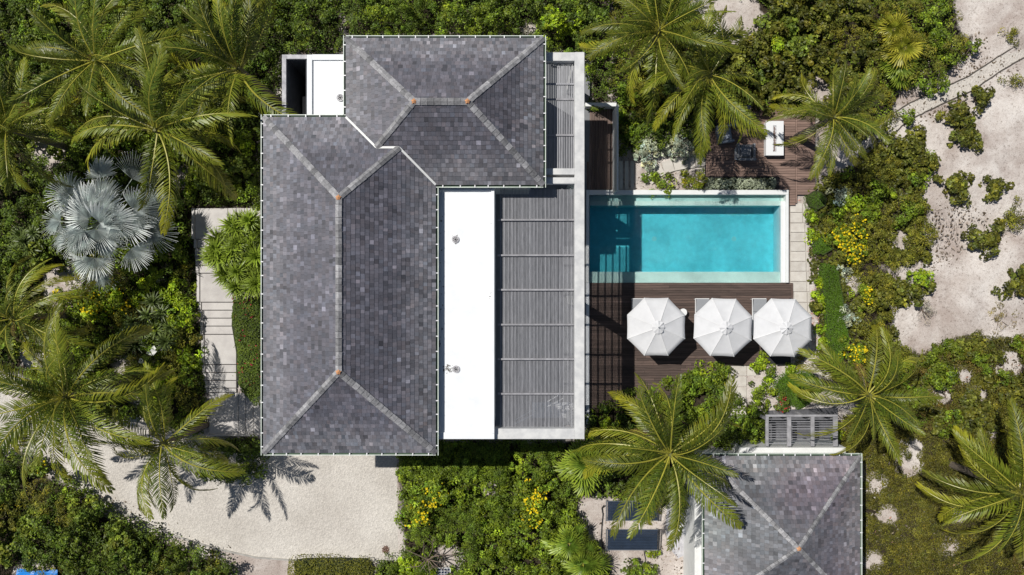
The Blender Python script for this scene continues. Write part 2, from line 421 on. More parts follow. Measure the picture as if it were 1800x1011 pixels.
KERB = [(-90,700),(0,765),(60,800),(105,828),(128,849),(168,876),(212,900),(249,918),(303,940),(375,963),(450,980),(520,985),(600,987),(697,985)]
sheet('driveway', KERB + [(700,985),(697,740),(470,740),(455,800),(350,790),(250,730),(130,740),(60,735),(-90,600)], .004, M['gravel'], 'pale shell gravel driveway south west of the house')
kb = MB()
for o_ in (0,):
    pts = [W(x, y, .0) for x, y in KERB]
    for a, b in zip(pts[:-1], pts[1:]):
        d = (b-a).normalized(); n = Vector((-d.y, d.x, 0))*.045
        kb.add([a+n, a-n, b-n, b+n, a+n+Vector((0,0,.05)), a-n+Vector((0,0,.05)), b-n+Vector((0,0,.05)), b+n+Vector((0,0,.05))],
               [(4,5,6,7),(0,1,5,4),(1,2,6,5),(2,3,7,6),(3,0,4,7)])
kb.build('kerb', M['kerb'], label='thin stone kerb curving along the gravel driveway', kind='structure')
UP = [(1890,28),(1800,72),(1753,101),(1703,134),(1649,158),(1599,181),(1560,205),(1530,240)]
LO = [(1890,55),(1800,101),(1753,129),(1706,161),(1646,188),(1616,202),(1585,222),(1560,245),(1535,262),(1500,290)]
sheet('path', UP + LO[::-1], .012, M['pathsand'], 'narrow shell path to the beach crossing the sand')
for nm, pl in (('upper', UP), ('lower', LO)):
    b = MB()
    P = []
    for i in range(len(pl)-1):
        for t in np.linspace(0, 1, 6, endpoint=False):
            x = pl[i][0]*(1-t)+pl[i+1][0]*t; y = pl[i][1]*(1-t)+pl[i+1][1]*t
            p = W(x+R.uniform(-.6,.6), y+R.uniform(-.6,.6), .03); P.append(p)
    b.tube(P, .034, 5)
    b.build('path_edging', M['rope'], label='thin dark timber edging along the %s side of the beach path' % ('inland upper' if nm == 'upper' else 'seaward lower'), cat='path edging', group='edgings of the beach path')

# ------------------------------------------------------------------ slate roofs
def slate_color(n, tint=(1,1,1), lum=.17, patch=None):
    t = NR.normal(0, 1, n)
    v = lum*np.exp(t*.22)
    k = NR.random(n); v = np.where(k > .965, v*1.6, v); v = np.where(k < .05, v*.62, v)
    if patch is not None: v = v*patch
    h = NR.normal(0, 1, n)
    c = np.stack([v*(1.0+.028*h), v*(.985-.005*h), v*(1.03-.025*h)], -1)
    return c*np.array(tint)

def hip_roof(house, name, x0, x1, y0, y1, ze, tan, other=None, tint=(1,1,1), lum=.17, size=.175, label=None, ridges=None, warm=0.0):
    dm = min(x1-x0, y1-y0)/2
    def zf(X, Y): return ze + tan*np.minimum(np.minimum(X-x0, x1-X), np.minimum(Y-y0, y1-Y))
    # underlay
    if x1-x0 < y1-y0: A = ((x0+x1)/2, y1-dm); B = ((x0+x1)/2, y0+dm)
    else: A = (x0+dm, (y0+y1)/2); B = (x1-dm, (y0+y1)/2)
    zr = ze+tan*dm; e = -.012
    b = MB()
    V = [(x0,y0,ze+e),(x1,y0,ze+e),(x1,y1,ze+e),(x0,y1,ze+e),(A[0],A[1],zr+e),(B[0],B[1],zr+e),(x0,y0,ze-.22),(x1,y0,ze-.22),(x1,y1,ze-.22),(x0,y1,ze-.22)]
    if abs(A[0]-B[0])+abs(A[1]-B[1]) < .02:
        fs = [(0,1,4),(1,2,4),(2,3,4),(3,0,4)]
    elif x1-x0 < y1-y0: fs = [(0,1,5),(1,2,4,5),(2,3,4),(3,0,5,4)]
    else: fs = [(0,1,5,4),(1,2,5),(2,3,4,5),(3,0,4)]
    fs += [(9,8,7,6),(0,6,7,1),(1,7,8,2),(2,8,9,3),(3,9,6,0)]
    b.add(V, fs)
    root = b.build('roof', M['underlay'], house)
    if label: root['label'] = label
    # slates, slope by slope
    for side in 'WESN':
        Vs = []; Qs = []; Cs = []; cnt = 0
        d = 0.0; row = 0
        while d < dm-.02:
            dd = min(size, dm-d)
            if side in 'WE': lo, hi = y0+d+dd/2, y1-d-dd/2
            else: lo, hi = x0+d+dd/2, x1-d-dd/2
            cuts = [lo]; p = lo - R.random()*size
            while p < hi:
                p += size*R.uniform(.78, 1.25)
                if p > cuts[-1]+.03 and p < hi-.03: cuts.append(p)
            cuts.append(hi)
            for a, c in zip(cuts[:-1], cuts[1:]):
                mid = (a+c)/2; dc = d+dd/2
                if side == 'W': cx, cy = x0+dc, mid
                elif side == 'E': cx, cy = x1-dc, mid
                elif side == 'S': cx, cy = mid, y0+dc
                else: cx, cy = mid, y1-dc
                if other is not None and float(other(cx, cy)) > ze+tan*dc+.0: continue
                g = .0025; a2, c2 = a+g, c-g; th = .017+R.uniform(0, .009)
                dl = d - R.uniform(0, .012); du = d+dd*1.04
                zl = ze+tan*dl; zu = ze+tan*du
                def P(u, q, z):
                    if side == 'W': return (x0+q, u, z)
                    if side == 'E': return (x1-q, u, z)
                    if side == 'S': return (u, y0+q, z)
                    return (u, y1-q, z)
                tl = R.uniform(-.0015,.0015)
                vv = [P(a2,dl,zl+th+tl),P(c2,dl,zl+th-tl),P(c2,du,zu+.001),P(a2,du,zu+.001),P(a2,dl,zl-.004),P(c2,dl,zl-.004),P(c2,du,zu-.01),P(a2,du,zu-.01)]
                ff = [(0,1,2,3),(0,4,5,1),(1,5,6,2),(3,7,4,0)]
                if side in 'WN': ff = [f[::-1] for f in ff]
                Vs += vv; Qs += [[i+cnt for i in f] for f in ff]; cnt += 8
                Cs.append((cx, cy, dc))
            d += size; row += 1
        if not Cs: continue
        C = np.array(Cs)
        patch = .84+.32*vnoise(C[:,0], C[:,1], 1.6, 5)+.16*(vnoise(C[:,0], C[:,1], .5, 6)-.5)
        ev = np.clip((C[:,2]/dm-.16-.14*(vnoise(C[:,0], C[:,1], .9, 8)-.5))/.34, 0, 1)
        patch = patch*(1.42-.60*ev*(1.0-.25*vnoise(C[:,0], C[:,1], 2.6, 9)))
        sc_ = slate_color(len(C), tint, lum, patch)
        sc_ = sc_*np.stack([1-.02*ev, 1-.035*ev, 1+.05*ev], -1)
        wn_ = (vnoise(C[:,0], C[:,1], 1.9, 31)-.5)*2*warm; sc_ = sc_*np.stack([1+wn_, 1-wn_*.6, 1+wn_*.2], -1)
        col = np.repeat(sc_, 8, 0)
        o = link('slates', np_mesh('slates', np.array(Vs), np.array(Qs), M['slate'], col=col), root)
        o['kind'] = 'stuff'
    return root, dict(A=(A[0],A[1],zr), B=(B[0],B[1],zr), corners=[(x0,y0,ze),(x1,y0,ze),(x1,y1,ze),(x0,y1,ze)], zf=zf, zr=zr)

cap_mesh = {}
def cap(width, length, drop):
    k = (round(width, 3), round(length, 3), round(drop, 3))
    if k not in cap_mesh:
        b = MB(); w = width/2; l = length/2; t = .03
        b.add([(-l,-w,-w*drop),(l,-w,-w*drop),(l,0,0),(-l,0,0),(l,w,-w*drop),(-l,w,-w*drop),
               (-l,-w,-w*drop-t),(l,-w,-w*drop-t),(l,0,-t),(-l,0,-t),(l,w,-w*drop-t),(-l,w,-w*drop-t)],
              [(0,1,2,3),(3,2,4,5),(0,6,7,1),(5,4,10,11),(1,7,8,2),(2,8,10,4),(0,3,9,6),(3,5,11,9)])
        cap_mesh[k] = b.mesh('cap_slate', M['cap_a'])
    return cap_mesh[k]
def caps(root, a, b, name='hip_slate', width=.27, length=.27, drop=.42, lift=.06):
    a = Vector(a); b = Vector(b); d = b-a; L = d.length; d.normalize(); n = max(1, int(L/length))
    side = Vector((0,0,1)).cross(d).normalized(); up = d.cross(side)
    me = cap(width, L/n*.95, drop)
    for i in range(n):
        p = a + d*(L*(i+.5)/n)
        Mx = Matrix((d, side, up)).transposed().to_4x4()
        o = link(name, me, root)
        tilt = Matrix.Rotation(R.uniform(.02,.11), 4, 'Y') @ Matrix.Rotation(R.uniform(-.04,.04), 4, 'Z')
        o.matrix_local = Matrix.Translation(p + up*lift + Vector((R.uniform(-.006,.006),R.uniform(-.006,.006),0)) ) @ Mx @ tilt
def gutter(root, x0, x1, y0, y1, ze, skip=()):
    """box gutter round an eave: channel and brackets"""
    g = .085
    runs = {'W':(x0-g,x0,y0-g,y1+g),'E':(x1,x1+g,y0-g,y1+g),'S':(x0,x1,y0-g,y0),'N':(x0,x1,y1,y1+g)}
    runs.update(skip)
    for k, r in runs.items():
        if r is None: continue
        a0,a1,b0,b1 = r
        b = MB(); b.box(a0,a1,b0,b1,ze-.13,ze-.10,1)
        if k == 'W': b.box(a0-.03,a0,b0-.03,b1+.03,ze-.13,ze)
        if k == 'E': b.box(a1,a1+.03,b0-.03,b1+.03,ze-.13,ze)
        if k == 'S': b.box(a0,a1,b0-.03,b0,ze-.13,ze)
        if k == 'N': b.box(a0,a1,b1,b1+.03,ze-.13,ze)
        b.build('gutter', [M['gutter'], M['gutter_in']], root)
        c = MB(); L = (b1-b0) if k in 'WE' else (a1-a0); n = int(L/.66)
        for i in range(n):
            t = (i+.5+R.uniform(-.12,.12))/n
            if k in 'WE': y = b0+t*L; c.box(a0-.032,a1+.032,y-.022,y+.022,ze-.012,ze+.012)
            else: x = a0+t*L; c.box(x-.022,x+.022,b0-.032,b1+.032,ze-.012,ze+.012)
        o = c.build('gutter_bracket', M['whitepaint'], root); o['kind'] = 'stuff'
copper_me = None
def copper(root, p):
    b = MB(); p = Vector(p)+Vector((0,0,.09)); pts = []
    n = 10
    for k in range(n):
        a = 2*math.pi*k/n + .3; r = .13 if k % 2 == 0 else .08
        pts.append((p.x+r*math.cos(a), p.y+r*math.sin(a), p.z-.06*(k%2==0)))
    b.add([(p.x,p.y,p.z+.05)]+pts, [(0,i+1,(i+1)%n+1) for i in range(n)])
    b.build('copper_cap', M['copper'], root)

EZ = 7.6; TAN = .58
house = empty('house', W(615, 500, 0), 'large white villa with grey slate hipped roofs, flat white roof and slatted pergola', 'house')
def rect(px0, px1, py0, py1, z):
    a = W(px0, py1, z); b = W(px1, py0, z); return a.x, b.x, a.y, b.y
RA = rect(463, 766, 206, 796, EZ); RB = rect(608, 955, 67, 325, EZ)
def zrect(r):
    def f(X, Y):
        if not (r[0] <= X <= r[1] and r[2] <= Y <= r[3]): return -1
        return EZ + TAN*min(X-r[0], r[1]-X, Y-r[2], r[3]-Y)
    return f
rootA, gA = hip_roof(house, 'west', *RA, EZ, TAN, other=zrect(RB), lum=.114, tint=(1.0,.985,1.04), label='long western hipped slate roof')
rootB, gB = hip_roof(house, 'north', *RB, EZ, TAN, other=zrect(RA), lum=.114, tint=(1.01,.99,1.03), label='northern hipped slate roof with short ridge')
def hipset(root, r, g):
    cs = g['corners']; A = g['A']; B = g['B']
    if r[1]-r[0] < r[3]-r[2]: pairs = [(cs[0],B),(cs[1],B),(cs[2],A),(cs[3],A)]
    else: pairs = [(cs[0],A),(cs[1],B),(cs[2],B),(cs[3],A)]
    return pairs
pa = hipset(rootA, RA, gA)
# valley points where the two roofs meet
xm = RB[0]; ymA = RA[3]                # inner corner (west eave of B, north eave of A)
V1 = Vector((RB[0], RA[3], EZ))
dB = (RA[3]-RB[2])/2                   # along the valley both roofs are equally high
V2 = Vector((RB[0]+dB, RA[3]-dB, EZ+TAN*dB))
V3 = Vector((RA[1]-dB, RA[3]-dB, EZ+TAN*dB))
V4 = Vector((RA[1], RB[2], EZ))
caps(rootA, pa[0][0], pa[0][1]); caps(rootA, pa[1][0], pa[1][1]); caps(rootA, pa[3][0], pa[3][1])
caps(rootA, V3, gA['A']); caps(rootA, gA['A'], gA['B'], 'ridge_slate', .26)
pb = hipset(rootB, RB, gB)
caps(rootB, V2, gB['A']); caps(rootB, pb[1][0], pb[1][1]); caps(rootB, pb[2][0], pb[2][1]); caps(rootB, pb[3][0], pb[3][1])
caps(rootB, gB['A'], gB['B'], 'ridge_slate', .30)
for p in (gA['A'], gA['B'], V2*0+Vector(gB['A'])): pass
copper(rootA, gA['A']); copper(rootA, gA['B']); copper(rootB, gB['A']); copper(rootB, gB['B'])
fl = MB()
for a, b in ((V1,V2),(V2,V3),(V3,V4)):
    d = (b-a).normalized(); n = Vector((-d.y, d.x, 0)).normalized()*.045; u = Vector((0,0,.045))
    fl.add([a+n+u,a-n+u,b-n+u,b+n+u,a+n-u,a-n-u,b-n-u,b+n-u],[(3,2,1,0),(4,5,6,7),(0,1,5,4),(1,2,6,5),(2,3,7,6),(3,0,4,7)])
fl.build('valley_flashing', M['flash'], rootB)
gutter(rootA, *RA, EZ, skip={'N':(RA[0],RB[0],RA[3],RA[3]+.085),'E':(RA[1],RA[1]+.085,RA[2]-.085,RB[2]-.12)})
gutter(rootB, *RB, EZ, skip={'W':(RB[0]-.085,RB[0],RA[3]+.12,RB[3]+.085),'S':(RA[1],RB[1],RB[2]-.085,RB[2])})

# ------------------------------------------------------------------ flat roofs, frame, walls
FZ = 7.15
wb = MB()
ins = .45
wb.box(RA[0]+ins, RA[1]-ins, RA[2]+ins, RA[3]-ins, 0, EZ-.23)
wb.box(RB[0]+ins, RB[1]-ins, RB[2]+ins, RA[3]-ins-.003, 0, EZ-.235)
wb.box(RB[0]+ins+.003, RB[1]-ins-.003, RA[3]-ins, RB[3]-ins, 0, EZ-.237)
wb.build('wall', M['plaster'], house)
fr = MB()      # flat roof slab east of the long roof
a = W(770, 331, FZ); c = W(866, 772, FZ)
fr.box(RA[1]-ins, c.x, c.y, a.y+1.5, 0, FZ-.03)
flat = fr.build('flat_roof', M['white'], house)
rim = MB()
rim.pbox(863.5, 869, 331, 762, FZ-.02, FZ+.10, c=.01); rim.pbox(768, 869, 760, 772, FZ-.024, FZ+.055, c=.01); rim.pbox(768, 863.5, 331, 336, FZ-.02, FZ+.05, c=.01)
rim.build('roof_rim', M['white'], flat)
def drain(par, px, py):
    p = W(px, py, FZ); b = MB(p)
    b.disc(p, .165, FZ-.03, FZ+.03, 18, 0)
    for k in range(7):
        an = k*.9; b.disc((p.x+.085*math.cos(an), p.y+.085*math.sin(an)), .022, FZ+.03, FZ+.05, 6, 1)
    b.disc(p, .04, FZ+.03, FZ+.06, 10, 1)
    o = b.build('roof_drain', [M['concrete_old'], M['dark']], None); o.parent = par; o.location = p-wloc(par)
drain(flat, 800.5, 421); drain(flat, 801.5, 649)
# small flat roof and open shower court, north west
fw = MB()
f0 = W(540, 96, FZ); f1 = W(610, 204, FZ)
fw.box(f0.x, f1.x+.4, f1.y-.4, f0.y, 0, FZ-.03)
flat2 = fw.build('flat_roof', M['white'], house)
rim = MB(); rim.pbox(539.5, 548.5, 96, 204, FZ-.02, FZ+.07, c=.01); rim.pbox(548.5, 608, 95.5, 105.5, FZ-.02, FZ+.06, c=.01)
rim.build('roof_rim', M['white'], flat2)
drain(flat2, 598, 172)
ct = MB(); ct.pbox(495.5, 503, 96, 204, 0, FZ-.02, c=.01); ct.pbox(503, 539.5, 96, 103.5, 0, FZ-.024, c=.01)
court = ct.build('court_wall', M['concrete_old'], house)
b = MB(); b.pbox(503.05, 504.2, 104.6, 204, 1.2, FZ-.06); b.pbox(504.3, 539, 103.55, 104.6, 1.2, FZ-.06); b.pbox(537.8, 539.4, 104.6, 204, 1.2, FZ-.12); b.build('court_shade_panel', M['court_shade'], house)  # thin panels added over the court walls, coloured dark as shade
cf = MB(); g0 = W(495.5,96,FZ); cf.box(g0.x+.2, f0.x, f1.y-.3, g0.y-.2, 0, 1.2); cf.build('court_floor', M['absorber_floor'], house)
sh = MB(); q = W(522, 106, 6.4); sh.tube([(q.x-.18,q.y,6.45),(q.x+.2,q.y-.08,6.35)], .09, 8); sh.tube([(q.x,q.y,6.4),(q.x,q.y+.2,6.5)], .02, 6)
sh.build('lamp', M['whitepaint'], house)
sh = MB(); q = W(524, 182, 4.2); sh.tube([(q.x,q.y,3.2),(q.x,q.y,4.25)], .03, 8); sh.tube([(q.x-.12,q.y+.05,4.25),(q.x+.14,q.y-.05,4.25)], .05, 8); sh.tube([(q.x,q.y-.18,4.2),(q.x,q.y+.16,4.3)], .035, 8)
sh.build('shower', M['metal'], house)
sh = MB(); q = W(535.5, 170, 5.0); sh.box(q.x-.1, q.x+.12, W(0,203,5).y, q.y, 3.2, 5.0); sh.build('court_screen', M['paving'], house)

KZ = 6.9; SZ = 6.5
kf = MB()
kf.pbox(1010, 1027.5, 92, 772, KZ-.55, KZ, c=.015)
kf.pbox(955, 1010, 92, 107, KZ-.55, KZ-.003, c=.012)
kf.pbox(868, 1010, 753.5, 772, KZ-.55, KZ-.003, c=.012)
kf.pbox(957, 1010, 296, 307, KZ-.4, KZ-.006, c=.01)
kf.pbox(957, 1010, 312, 323, KZ-.4, KZ-.006, c=.01)
kf.pbox(957, 1010, 307, 312, KZ-.7, KZ-.42)
frame = kf.build('pergola_frame', M['concrete'], house)
for y in (100, 309, 530, 762):
    b = MB(); p = W(1018.7, y, 6.3); b.box(p.x-.2, p.x+.2, p.y-.2, p.y+.2, .3, KZ-.56); b.build('column', M['plaster'], house)
def slat_run(px0, px1, py0, py1, n, wd=.0150):
    y1 = W(0, py0, SZ).y; y0 = W(0, py1, SZ).y; xa = W(px0, 0, SZ).x; xb = W(px1, 0, SZ).x
    pitch = (xb-xa)/n
    ms = []
    for deep in (0, 1):
        b = MB(); w = wd + .002*deep; b.box(-w, w, y0-.05*deep, y1+.03*deep, -.014-.14*deep, .0); ms.append(b.mesh('slat', M['slatgrey']))
    for i in range(n):
        o = link('slat', ms[1 if i % 6 == 3 else 0], frame, loc=Vector((xa+(i+.5)*pitch+R.uniform(-.003,.003), 0, SZ+R.uniform(-.003,.003)))-wloc(frame))
slat_run(878.5, 1008.5, 333, 752, 54)
slat_run(958, 1009, 112, 296, 17, .021)
for y in (386.5, 448.8, 509.5, 570.8, 631.5, 692.5):
    b = MB(); b.pbox(875, 1009.5, y-1.6, y+1.6, SZ+.004, SZ+.15, c=.008); b.build('beam', M['beamgrey'], frame)
for y in (147.5, 174.5, 237.5):
    b = MB(); b.pbox(958, 1009.5, y-1.6, y+1.6, SZ+.004, SZ+.08, c=.008); b.build('beam', M['beamgrey'] if y > 150 else M['slatgrey'], frame)
b = MB(); b.pbox(1030.5, 1035.5, 345, 745, .305, .325); b.build('edge_strip', M['white'], house)
# upper terrace below the slats: floor, balustrade stair and screens (stand under the pergola)
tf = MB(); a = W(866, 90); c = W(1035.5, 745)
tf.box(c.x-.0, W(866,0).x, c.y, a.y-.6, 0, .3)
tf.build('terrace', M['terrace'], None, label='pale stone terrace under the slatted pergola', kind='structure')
st = MB()
for k in range(7):
    p = W(935, 738-k*4.5, 1.0); st.box(p.x, p.x+2.6, p.y, p.y+.16, .3+.17*k, .34+.17*k)
st.tube([W(905,745,1.2), W(935,730,1.9), W(990,700,2.6)], .03, 6); st.tube([W(905,738,1.2), W(935,722,1.9), W(990,690,2.6)], .03, 6)
st.build('stair', M['whitepaint'], house)

# ------------------------------------------------------------------ guest house
GZ = 4.5
RG = rect(1238.5, 1511.5, 801.5, 1, GZ); gx0, gx1 = RG[0], RG[1]; gy1 = RG[3]; gy0 = gy1-(gx1-gx0)
gh = empty('guest_house', ((gx0+gx1)/2, (gy0+gy1)/2, 0), 'smaller slate roofed pavilion at the lower right of the garden', 'house')
rootG, gG = hip_roof(gh, 'guest', gx0, gx1, gy0, gy1, GZ, .58, lum=.130, tint=(1.03,.995,1.0), size=.172, warm=.07, label='hipped slate roof with pinkish slates')
for cn in gG['corners']: caps(rootG, cn, gG['A'], width=.20, drop=.3, length=.22)
copper(rootG, gG['A'])
gutter(rootG, gx0, gx1, gy0, gy1, GZ)
b = MB(); b.box(gx0+.5, gx1-.5, gy0+.5, gy1-.5, 0, GZ-.23); b.build('wall', M['plaster'], gh)
b = MB(); a = W(1300, 787, 2.2); c = W(1487, 801, 2.2); b.box(a.x, c.x, c.y-.5, a.y, 0, 2.2, c=.02)
b.build('parapet_wall', M['plaster'], gh)
b = MB(); a = W(1221, 800, 2.6); c = W(1236, 1011, 2.6); b.box(a.x, c.x, c.y-4, a.y-1.4, 0, 2.6); b.build('side_wall', M['plaster'], gh)

# slatted screen roof beside the guest house
tz = 2.3
tr = empty('trellis', W(1411, 760, 0), 'low grey timber trellis with louvre slats against the guest house parapet', 'trellis')
for x0_, x1_ in ((1346,1351.5),(1384,1391),(1425.5,1432),(1465,1473)):
    b = MB(); b.pbox(x0_, x1_, 733, 785, tz-.1, tz, c=.01); b.build('rail', M['beamgrey'], tr)
    b = MB(); p = W((x0_+x1_)/2, 737, tz); b.box(p.x-.06, p.x+.06, p.y-.06, p.y+.06, 0, tz-.1); b.build('post', M['beamgrey'], tr)
b = MB(); b.pbox(1346, 1473, 729, 732.8, tz-.1, tz-.002, c=.01); b.build('rail', M['beamgrey'], tr)
for xa, xb in ((1351.7,1383.8),(1391.2,1425.3),(1432.2,1464.8)):
    for k in range(11):
        y = 737+k*4.3; b = MB(); p = W(xa, y, tz-.03); q = W(xb, y, tz-.03)
        t = R.uniform(.02,.03)
        b.add([(p.x,p.y-t,tz-.07),(q.x,q.y-t,tz-.07),(q.x,q.y+t,tz-.03),(p.x,p.y+t,tz-.03),(p.x,p.y-t,tz-.085),(q.x,q.y-t,tz-.085),(q.x,q.y+t,tz-.045),(p.x,p.y+t,tz-.045)],
              [(0,1,2,3),(7,6,5,4),(0,4,5,1),(2,6,7,3),(1,5,6,2),(0,3,7,4)])
        b.build('slat', M['slatgrey'], tr)
sheet('pavement', [(1345,722),(1473,716),(1473,790),(1345,790)], .02, M['concrete_shade'], 'paving strip beneath the trellis, coloured dark as shade')

# ------------------------------------------------------------------ pool
pool = empty('swimming_pool', W(1208, 416, 0), 'long turquoise rectangular pool with white coping beside the villa', 'swimming pool')
ZC = .42; ZW = .25
b = MB(); b.pbox(1030.5, 1386.5, 334, 342.3, -.3, ZC, c=.01); b.pbox(1381.8, 1386.5, 342.4, 497, -.3, ZC-.003, c=.01); b.pbox(1030.5, 1035.5, 342.4, 497, -.3, ZC-.003, c=.01)
b.build('coping', M['poolwhite'], pool)
b = MB(); b.pbox(1372.5, 1380.4, 354, 497, -.9, ZW+.035, c=.008); b.build('weir_wall', M['poolwhite'], pool)
b = MB(); b.pbox(1035.5, 1380.4, 353.6, 361.5, -.9, ZW-.05); b.build('ledge', M['poolpale'], pool)
b = MB(); b.pbox(1035.5, 1381.6, 342.3, 353.8, -.9, -.02); b.build('trough', M['poolpale'], pool)
b = MB(); b.pbox(1035.5, 1372.5, 478, 497, -.9, ZW-.12); b.build('bench', M['poolpale'], pool)
b = MB()
b.pbox(1034, 1374, 360, 480, -1.05, -.95)
a = W(1035.5, 361.5, -.05); c = W(1372.5, 478, -.05)
b.box(a.x-.02, c.x+.02, a.y-.008, a.y+.05, -.95, -.052); b.box(a.x-.02, c.x+.02, c.y-.05, c.y+.008, -.95, -.052)
b.box(c.x-.008, c.x+.05, c.y, a.y, -.95, -.052); b.box(a.x-.05, a.x+.008, c.y, a.y, -.95, -.052)
b.build('basin', M['pooltile'], pool)
for dx_ in (1150, 1290):
    p = W(dx_, 420, -.95); b = MB(); b.disc((p.x, p.y), .13, -.95, -.935, 16); b.build('floor_drain', M['poolpale'], pool)
b = MB(); b.pbox(1380.5, 1381.6, 354, 497, -.25, -.2); b.build('overflow_slot', M['dark'], pool)
a = W(1035.7, 342.6, ZW); c = W(1372.3, 496.8, ZW)
b = MB(); b.box(a.x, c.x, c.y, a.y, -1.2, ZW); b.build('water', M['water'], None, label='clear turquoise pool water with light ripples', kind='structure')

# ------------------------------------------------------------------ decks
def plank_deck(name, label, rows, mats, z, jx, gap=.011, horizontal=True, parent_label=None):
    """rows: (lo, hi, a, b) plan lines in photo pixels; planks run between a and b"""
    root = empty(name, W(*jx, 0), label, None, None, 'structure')
    for (p0, p1, a, bb) in rows:
        cuts = [a]
        L = bb-a
        n = 1 if L < 90 else (2 if L < 200 else 3)
        for k in range(1, n): cuts.append(a + L*(k/n) + R.uniform(-25, 25))
        cuts.append(bb)
        for c0, c1 in zip(cuts[:-1], cuts[1:]):
            m = MB(); zz = z + R.uniform(-.003,.003)
            if horizontal:
                A = W(c0, p0, z); B = W(c1, p1, z); m.box(A.x+.003, B.x-.003, B.y+gap/2, A.y-gap/2, z-.04, zz, c=.004)
            else:
                A = W(p0, c0, z); B = W(p1, c1, z); m.box(A.x+gap/2, B.x-gap/2, B.y+.003, A.y-.003, z-.04, zz, c=.004)
            m.build('plank', mats, root)
    return root
DZ = .2
rows = []
y = 497.5
while y < 716:
    xe = 1391 if y < 523 else (1390 if y < 640 else (1290 - max(0, (y-640))*2.4))
    if y > 640: xe = max(1290-(y-640)*2.2, 1095)
    elif y > 612 : xe = 1335
    if y > 523 and y <= 612: xe = 1388
    rows.append((y, y+4.4, 1036.5, xe)); y += 4.4
dk = plank_deck('pool_deck', 'dark brown plank deck between pool and parasols', rows, M['deck'], DZ, (1200, 570))
b = MB(); b.pbox(1034, 1390, 497.5, 640, 0, DZ-.05); b.pbox(1034, 1200, 640.2, 712, 0, DZ-.053)
b.build('joists', M['dark'], dk)
b = MB(); b.pbox(1391.2, 1394, 497.5, 525, 0, DZ, c=.005); b.build('edge_board', M['deck'], dk)
rows = []; y = 186
while y < 357:
    xa = 1241 if y < 308 else 1370
    xe = 1398.5
    if y > 334: xa = 1388
    rows.append((y, y+4.6, xa, xe)); y += 4.6
dk2 = plank_deck('lounge_deck', 'reddish plank deck with fire table north of the pool', rows, M['deck_red'], .2, (1320, 270))
y = 186; rows = []
while y < 340:
    rows.append((y, y+4.6, 1401.5, 1433)); y += 4.6
for (p0,p1,a_,b_) in rows:
    m = MB(); A = W(a_, p0, .2); B = W(b_, p1, .2); m.box(A.x, B.x, B.y+.006, A.y-.006, .16, .2+R.uniform(-.003,.003), c=.004); m.build('plank', M['deck_red'], dk2)
m = MB(); m.pbox(1398.9, 1401.2, 186, 357, .14, .201, c=.004); m.build('edge_board', M['deck_red'], dk2)
b = MB(); b.pbox(1240, 1432, 186, 340, 0, .15); b.pbox(1389, 1400, 340.2, 357, 0, .147); b.build('joists', M['dark'], dk2)
rows = []; x = 1031
while x < 1076:
    rows.append((x, x+4.6, 186, 333)); x += 4.6
plank_deck('side_deck', 'shaded upright plank deck beside the villa north of the pool', rows, M['deck_v'], .3, (1054, 260), horizontal=False)
rows = []
for x in (1087.5, 1097.5, 1107.5): rows.append((x, x+8.2, 283, 333))
plank_deck('gate_steps', 'three pale boards beside the white wall at the pool corner', rows, M['paving'], .12, (1100, 310), horizontal=False, gap=.05)
# white garden wall and lintel at the side deck
gw = empty('garden_wall', W(1080, 260, 0), 'white rendered garden wall running north from the pool corner', 'wall')
b = MB(); b.pbox(1084, 1087.3, 184, 334, 0, 2.0, c=.01); b.build('wall_panel', M['plaster'], gw)
b = MB(); b.pbox(1029, 1083.8, 180.5, 187, 0, .9, c=.01); b.build('wall_panel', M['plaster'], gw)

# ------------------------------------------------------------------ paver paths
def paver(root, poly, z, m, name='paver', th=.06):
    b = MB(); P = WP(poly, z); c = Vector((sum(p[0] for p in P)/len(P), sum(p[1] for p in P)/len(P), 0))
    b.prism(P, z-th, z+R.uniform(-.004,.004)); b.build(name, m, root)
pp = empty('paver_path', W(1410, 480, 0), 'row of pale limestone pavers between the pool wall and planting', kind='structure')
y = 357.5; k = 0
hs = [16.5,18.5,16.5,16.5,17,17.5,17.5,18,18,18.5,18.5,19,19,19,16]
for h in hs:
    xl = 1389.5 if y < 497 else 1396; xr = 1402+ (11 if y > 380 else 8) + (y-357)*.034
    paver(pp, [(xl, y), (xr, y), (xr, y+h-1), (xl, y+h-1)], .07, M['paving'])
    paver(pp, [(xr+1, y), (xr+5, y), (xr+5.4, y+h-1), (xr+1, y+h-1)], .05, M['paving'])
    y += h
sp = empty('stepping_path', W(1300, 670, 0), 'two columns of square pale pavers leading south from the deck', kind='structure')
for i in range(7):
    y = 624+i*19
    paver(sp, [(1280, y), (1312, y), (1312, y+17.5), (1280, y+17.5)], .06, M['paving'])
    if i < 2: paver(sp, [(1313.5, y), (1330, y), (1330, y+17.5), (1313.5, y+17.5)], .05, M['paving'])
cp = empty('curved_path', W(1185, 292, 0), 'curved run of pale pavers through the silver shrubs north of the pool', kind='structure')
cl = [(1138,318),(1148,306),(1165,296),(1184,290),(1203,286),(1222,284),(1240,280)]
for i in range(len(cl)-1):
    (xa, ya), (xb, yb) = cl[i], cl[i+1]; d = math.hypot(xb-xa, yb-ya); nx, ny = -(yb-ya)/d*10.5, (xb-xa)/d*10.5
    f = .035; x0_, y0_ = xa+(xb-xa)*f, ya+(yb-ya)*f; x1_, y1_ = xb-(xb-xa)*f, yb-(yb-ya)*f
    paver(cp, [(x0_-nx, y0_-ny), (x1_-nx, y1_-ny), (x1_+nx, y1_+ny), (x0_+nx, y0_+ny)], .10, M['paving'], th=.10)
